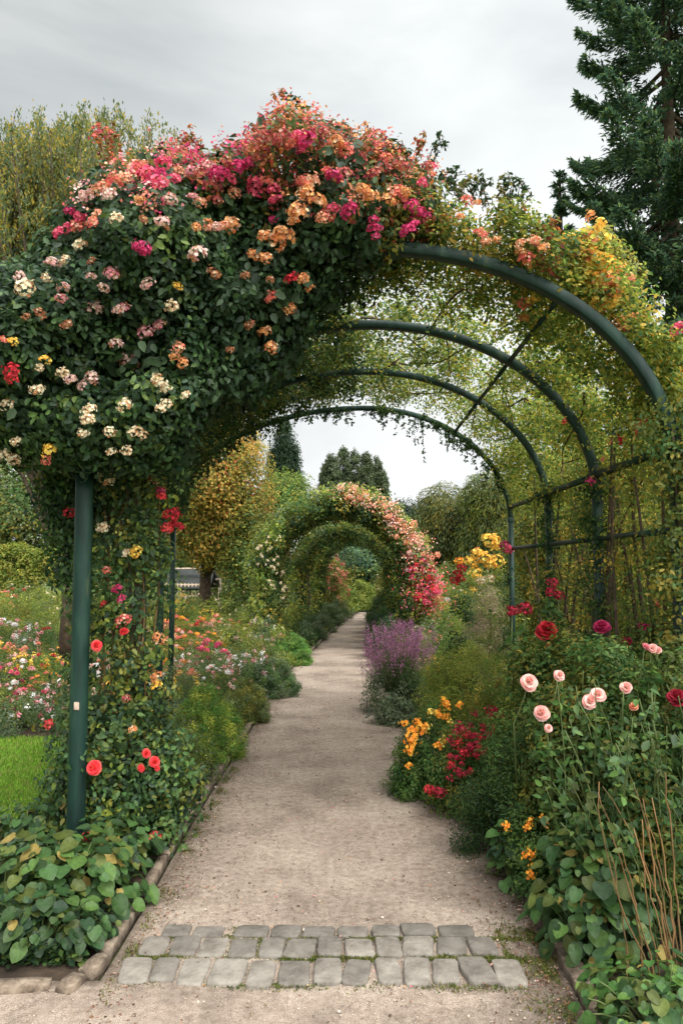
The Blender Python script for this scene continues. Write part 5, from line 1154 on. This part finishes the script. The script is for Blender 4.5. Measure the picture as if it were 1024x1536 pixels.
RB = [('green', 640, 17, 1.2), ('coral', 655, 14.5, 1), ('white', 672, 16, 1.3), ('pink', 650, 19, 1.6), ('green', 700, 14, 1.3), ('green', 725, 12, 1.3), ('coral', 645, 12.2, .8), ('yellow', 700, 18, 1.8), ('green', 620, 11.0, .8), ('yellow', 655, 9.4, .8), ('green', 745, 16, 1.9), ('green', 800, 18, 1.8), ('green', 680, 22, 2), ('green', 640, 24, 2.), ('green', 730, 22, 2.2), ('yellow', 760, 7.7, .9), ('green', 840, 7.6, 1.2), ('red', 800, 7.2, 1.2), ('green', 600, 24, 1.8), ('green', 630, 8.9, .7), ('green', 720, 8.4, .9), ('green', 900, 6.8, 1.2), ('coral', 610, 9.9, .7)]
for k, px, Y, s in RB: bedplant(k, GX(px, Y), Y, s, 'right border')
# ground cover
def cover():
    g = G(); n = 60000; y = 4.6+rng.random(n)**1.2*22; x = -rng.uniform(0, 1, n)*10+le(y)-.1; k = rng.random(n) < .45; x[k] = re_(y[k])+.12+rng.random(k.sum())**1.2*8
    bad = (x < -1.9) & (y < 7.15); x, y = x[~bad], y[~bad]; n = len(x)
    c = MX(MD, OL, YG)[rng.integers(0, 13, n)]*rng.uniform(.7, 1.2, (n, 1)); T = nrm(rng.normal(0, .8, (n, 3))+np.array([0, 0, 1.])); N = nrm(np.cross(T, rng.normal(0, 1, (n, 3))))
    L = .05*rng.uniform(.6, 1.5, n)*np.interp(y, [3, 25], [.8, 2.6]); add_leaves(g, np.stack([x, y, rng.random(n)*.10], 1), N, T, L, L*.4, c)
    n = 9000; y = rng.uniform(2.2, 5, n); x = np.where(rng.random(n) < .5, re_(y)+.10+rng.random(n)*1.4, le(np.maximum(y, 2.8))-.12-rng.random(n)*1.0); y = np.where((x < 0) & (y < 3.05), 3.1, y)
    c = MX(DK, MD)[rng.integers(0, 8, n)]*rng.uniform(.7, 1.2, (n, 1)); L = .035*rng.uniform(.6, 1.4, n)
    add_leaves(g, np.stack([x, y, rng.random(n)*.06], 1), nrm(rng.normal(0, .5, (n, 3))+np.array([0, 0, 1.])), rng.normal(0, 1, (n, 3)), L, L*.6, c)
    kind(g.build('ground_cover', M_LEAF), 'stuff')
cover()

# ------------------------------------------------------------ sky and light
SUN_EL, SUN_AZ = 58., 140.     # azimuth measured right of the view direction (+Y)
w = bpy.data.worlds.new('World'); S.world = w; w.use_nodes = True; nt = w.node_tree; N = nt.nodes; L = nt.links
bg = N['Background']; bg.inputs['Strength'].default_value = 1.0
sky = N.new('ShaderNodeTexSky'); sky.sky_type = 'NISHITA'; sky.sun_disc = False; sky.sun_elevation = R_(SUN_EL); sky.sun_rotation = R_(SUN_AZ)
sc = N.new('ShaderNodeVectorMath'); sc.operation = 'SCALE'; sc.inputs['Scale'].default_value = .10; L.new(sky.outputs[0], sc.inputs[0])
tc = N.new('ShaderNodeTexCoord'); mp = N.new('ShaderNodeMapping'); mp.inputs['Scale'].default_value = (1, 1, 2.6); mp.inputs['Location'].default_value = (.35, 0, .2)
L.new(tc.outputs['Generated'], mp.inputs[0])
n1 = N.new('ShaderNodeTexNoise'); n1.inputs['Scale'].default_value = 1.7; n1.inputs['Detail'].default_value = 6; n1.inputs['Roughness'].default_value = .48; n1.inputs['Distortion'].default_value = .3
L.new(mp.outputs[0], n1.inputs['Vector'])
cr = N.new('ShaderNodeValToRGB'); el = cr.color_ramp.elements; el.new(.5)
for e, (p, c) in zip(el, [(.34, (.42, .455, .462)), (.50, (.62, .65, .65)), (.63, (.82, .83, .83))]): e.position = p; e.color = (*c, 1)
L.new(n1.outputs['Fac'], cr.inputs[0])
# thinner, brighter cloud at a gap in the deck, apart from the sun
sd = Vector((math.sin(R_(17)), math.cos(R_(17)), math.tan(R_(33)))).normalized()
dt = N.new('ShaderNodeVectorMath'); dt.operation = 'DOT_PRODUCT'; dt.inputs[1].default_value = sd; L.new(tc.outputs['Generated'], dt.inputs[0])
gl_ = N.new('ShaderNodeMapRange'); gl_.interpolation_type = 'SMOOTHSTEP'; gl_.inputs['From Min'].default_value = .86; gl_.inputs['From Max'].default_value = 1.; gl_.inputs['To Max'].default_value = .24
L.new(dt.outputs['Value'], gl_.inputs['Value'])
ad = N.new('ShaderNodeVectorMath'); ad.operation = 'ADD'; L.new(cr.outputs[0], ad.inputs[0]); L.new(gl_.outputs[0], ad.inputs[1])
# unseen bright veil round the sun direction, added behind the camera as front fill
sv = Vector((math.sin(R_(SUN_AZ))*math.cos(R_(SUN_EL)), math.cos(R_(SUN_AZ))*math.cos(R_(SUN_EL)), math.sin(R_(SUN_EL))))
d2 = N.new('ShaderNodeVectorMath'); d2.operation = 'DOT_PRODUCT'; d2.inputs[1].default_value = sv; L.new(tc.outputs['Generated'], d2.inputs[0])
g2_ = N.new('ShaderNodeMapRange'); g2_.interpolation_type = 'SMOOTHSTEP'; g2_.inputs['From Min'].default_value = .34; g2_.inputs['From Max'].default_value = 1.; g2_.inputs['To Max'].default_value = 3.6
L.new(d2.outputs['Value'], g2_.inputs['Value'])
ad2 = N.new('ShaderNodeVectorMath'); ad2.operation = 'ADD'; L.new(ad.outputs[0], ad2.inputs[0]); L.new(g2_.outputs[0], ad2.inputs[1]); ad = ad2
hv = Vector((math.sin(R_(-28)), math.cos(R_(-28)), math.tan(R_(46)))).normalized()
d3 = N.new('ShaderNodeVectorMath'); d3.operation = 'DOT_PRODUCT'; d3.inputs[1].default_value = hv; L.new(tc.outputs['Generated'], d3.inputs[0])
g3_ = N.new('ShaderNodeMapRange'); g3_.interpolation_type = 'SMOOTHSTEP'; g3_.inputs['From Min'].default_value = .82; g3_.inputs['From Max'].default_value = 1.; g3_.inputs['To Max'].default_value = .12
L.new(d3.outputs['Value'], g3_.inputs['Value'])
sb = N.new('ShaderNodeVectorMath'); sb.operation = 'SUBTRACT'; L.new(ad.outputs[0], sb.inputs[0]); L.new(g3_.outputs[0], sb.inputs[1]); ad = sb
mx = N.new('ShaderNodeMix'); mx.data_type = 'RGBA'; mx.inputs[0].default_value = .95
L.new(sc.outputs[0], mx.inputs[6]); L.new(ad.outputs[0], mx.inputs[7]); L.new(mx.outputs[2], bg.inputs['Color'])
sl = bpy.data.lights.new('sun', 'SUN'); sl.energy = 1.5; sl.angle = R_(14); sl.color = (1., .95, .87)
so = bpy.data.objects.new('sun', sl); COL.objects.link(so)
d = Vector((math.sin(R_(SUN_AZ))*math.cos(R_(SUN_EL)), math.cos(R_(SUN_AZ))*math.cos(R_(SUN_EL)), math.sin(R_(SUN_EL))))
so.rotation_euler = d.to_track_quat('Z', 'Y').to_euler(); so.location = (0, 0, 30)
S.view_settings.view_transform = 'Standard'; S.view_settings.look = 'None'; S.view_settings.exposure = .32; S.view_settings.gamma = 1
S.render.resolution_x = 682; S.render.resolution_y = 1024
S.cycles.max_bounces = 6; S.cycles.transmission_bounces = 3; S.cycles.diffuse_bounces = 4
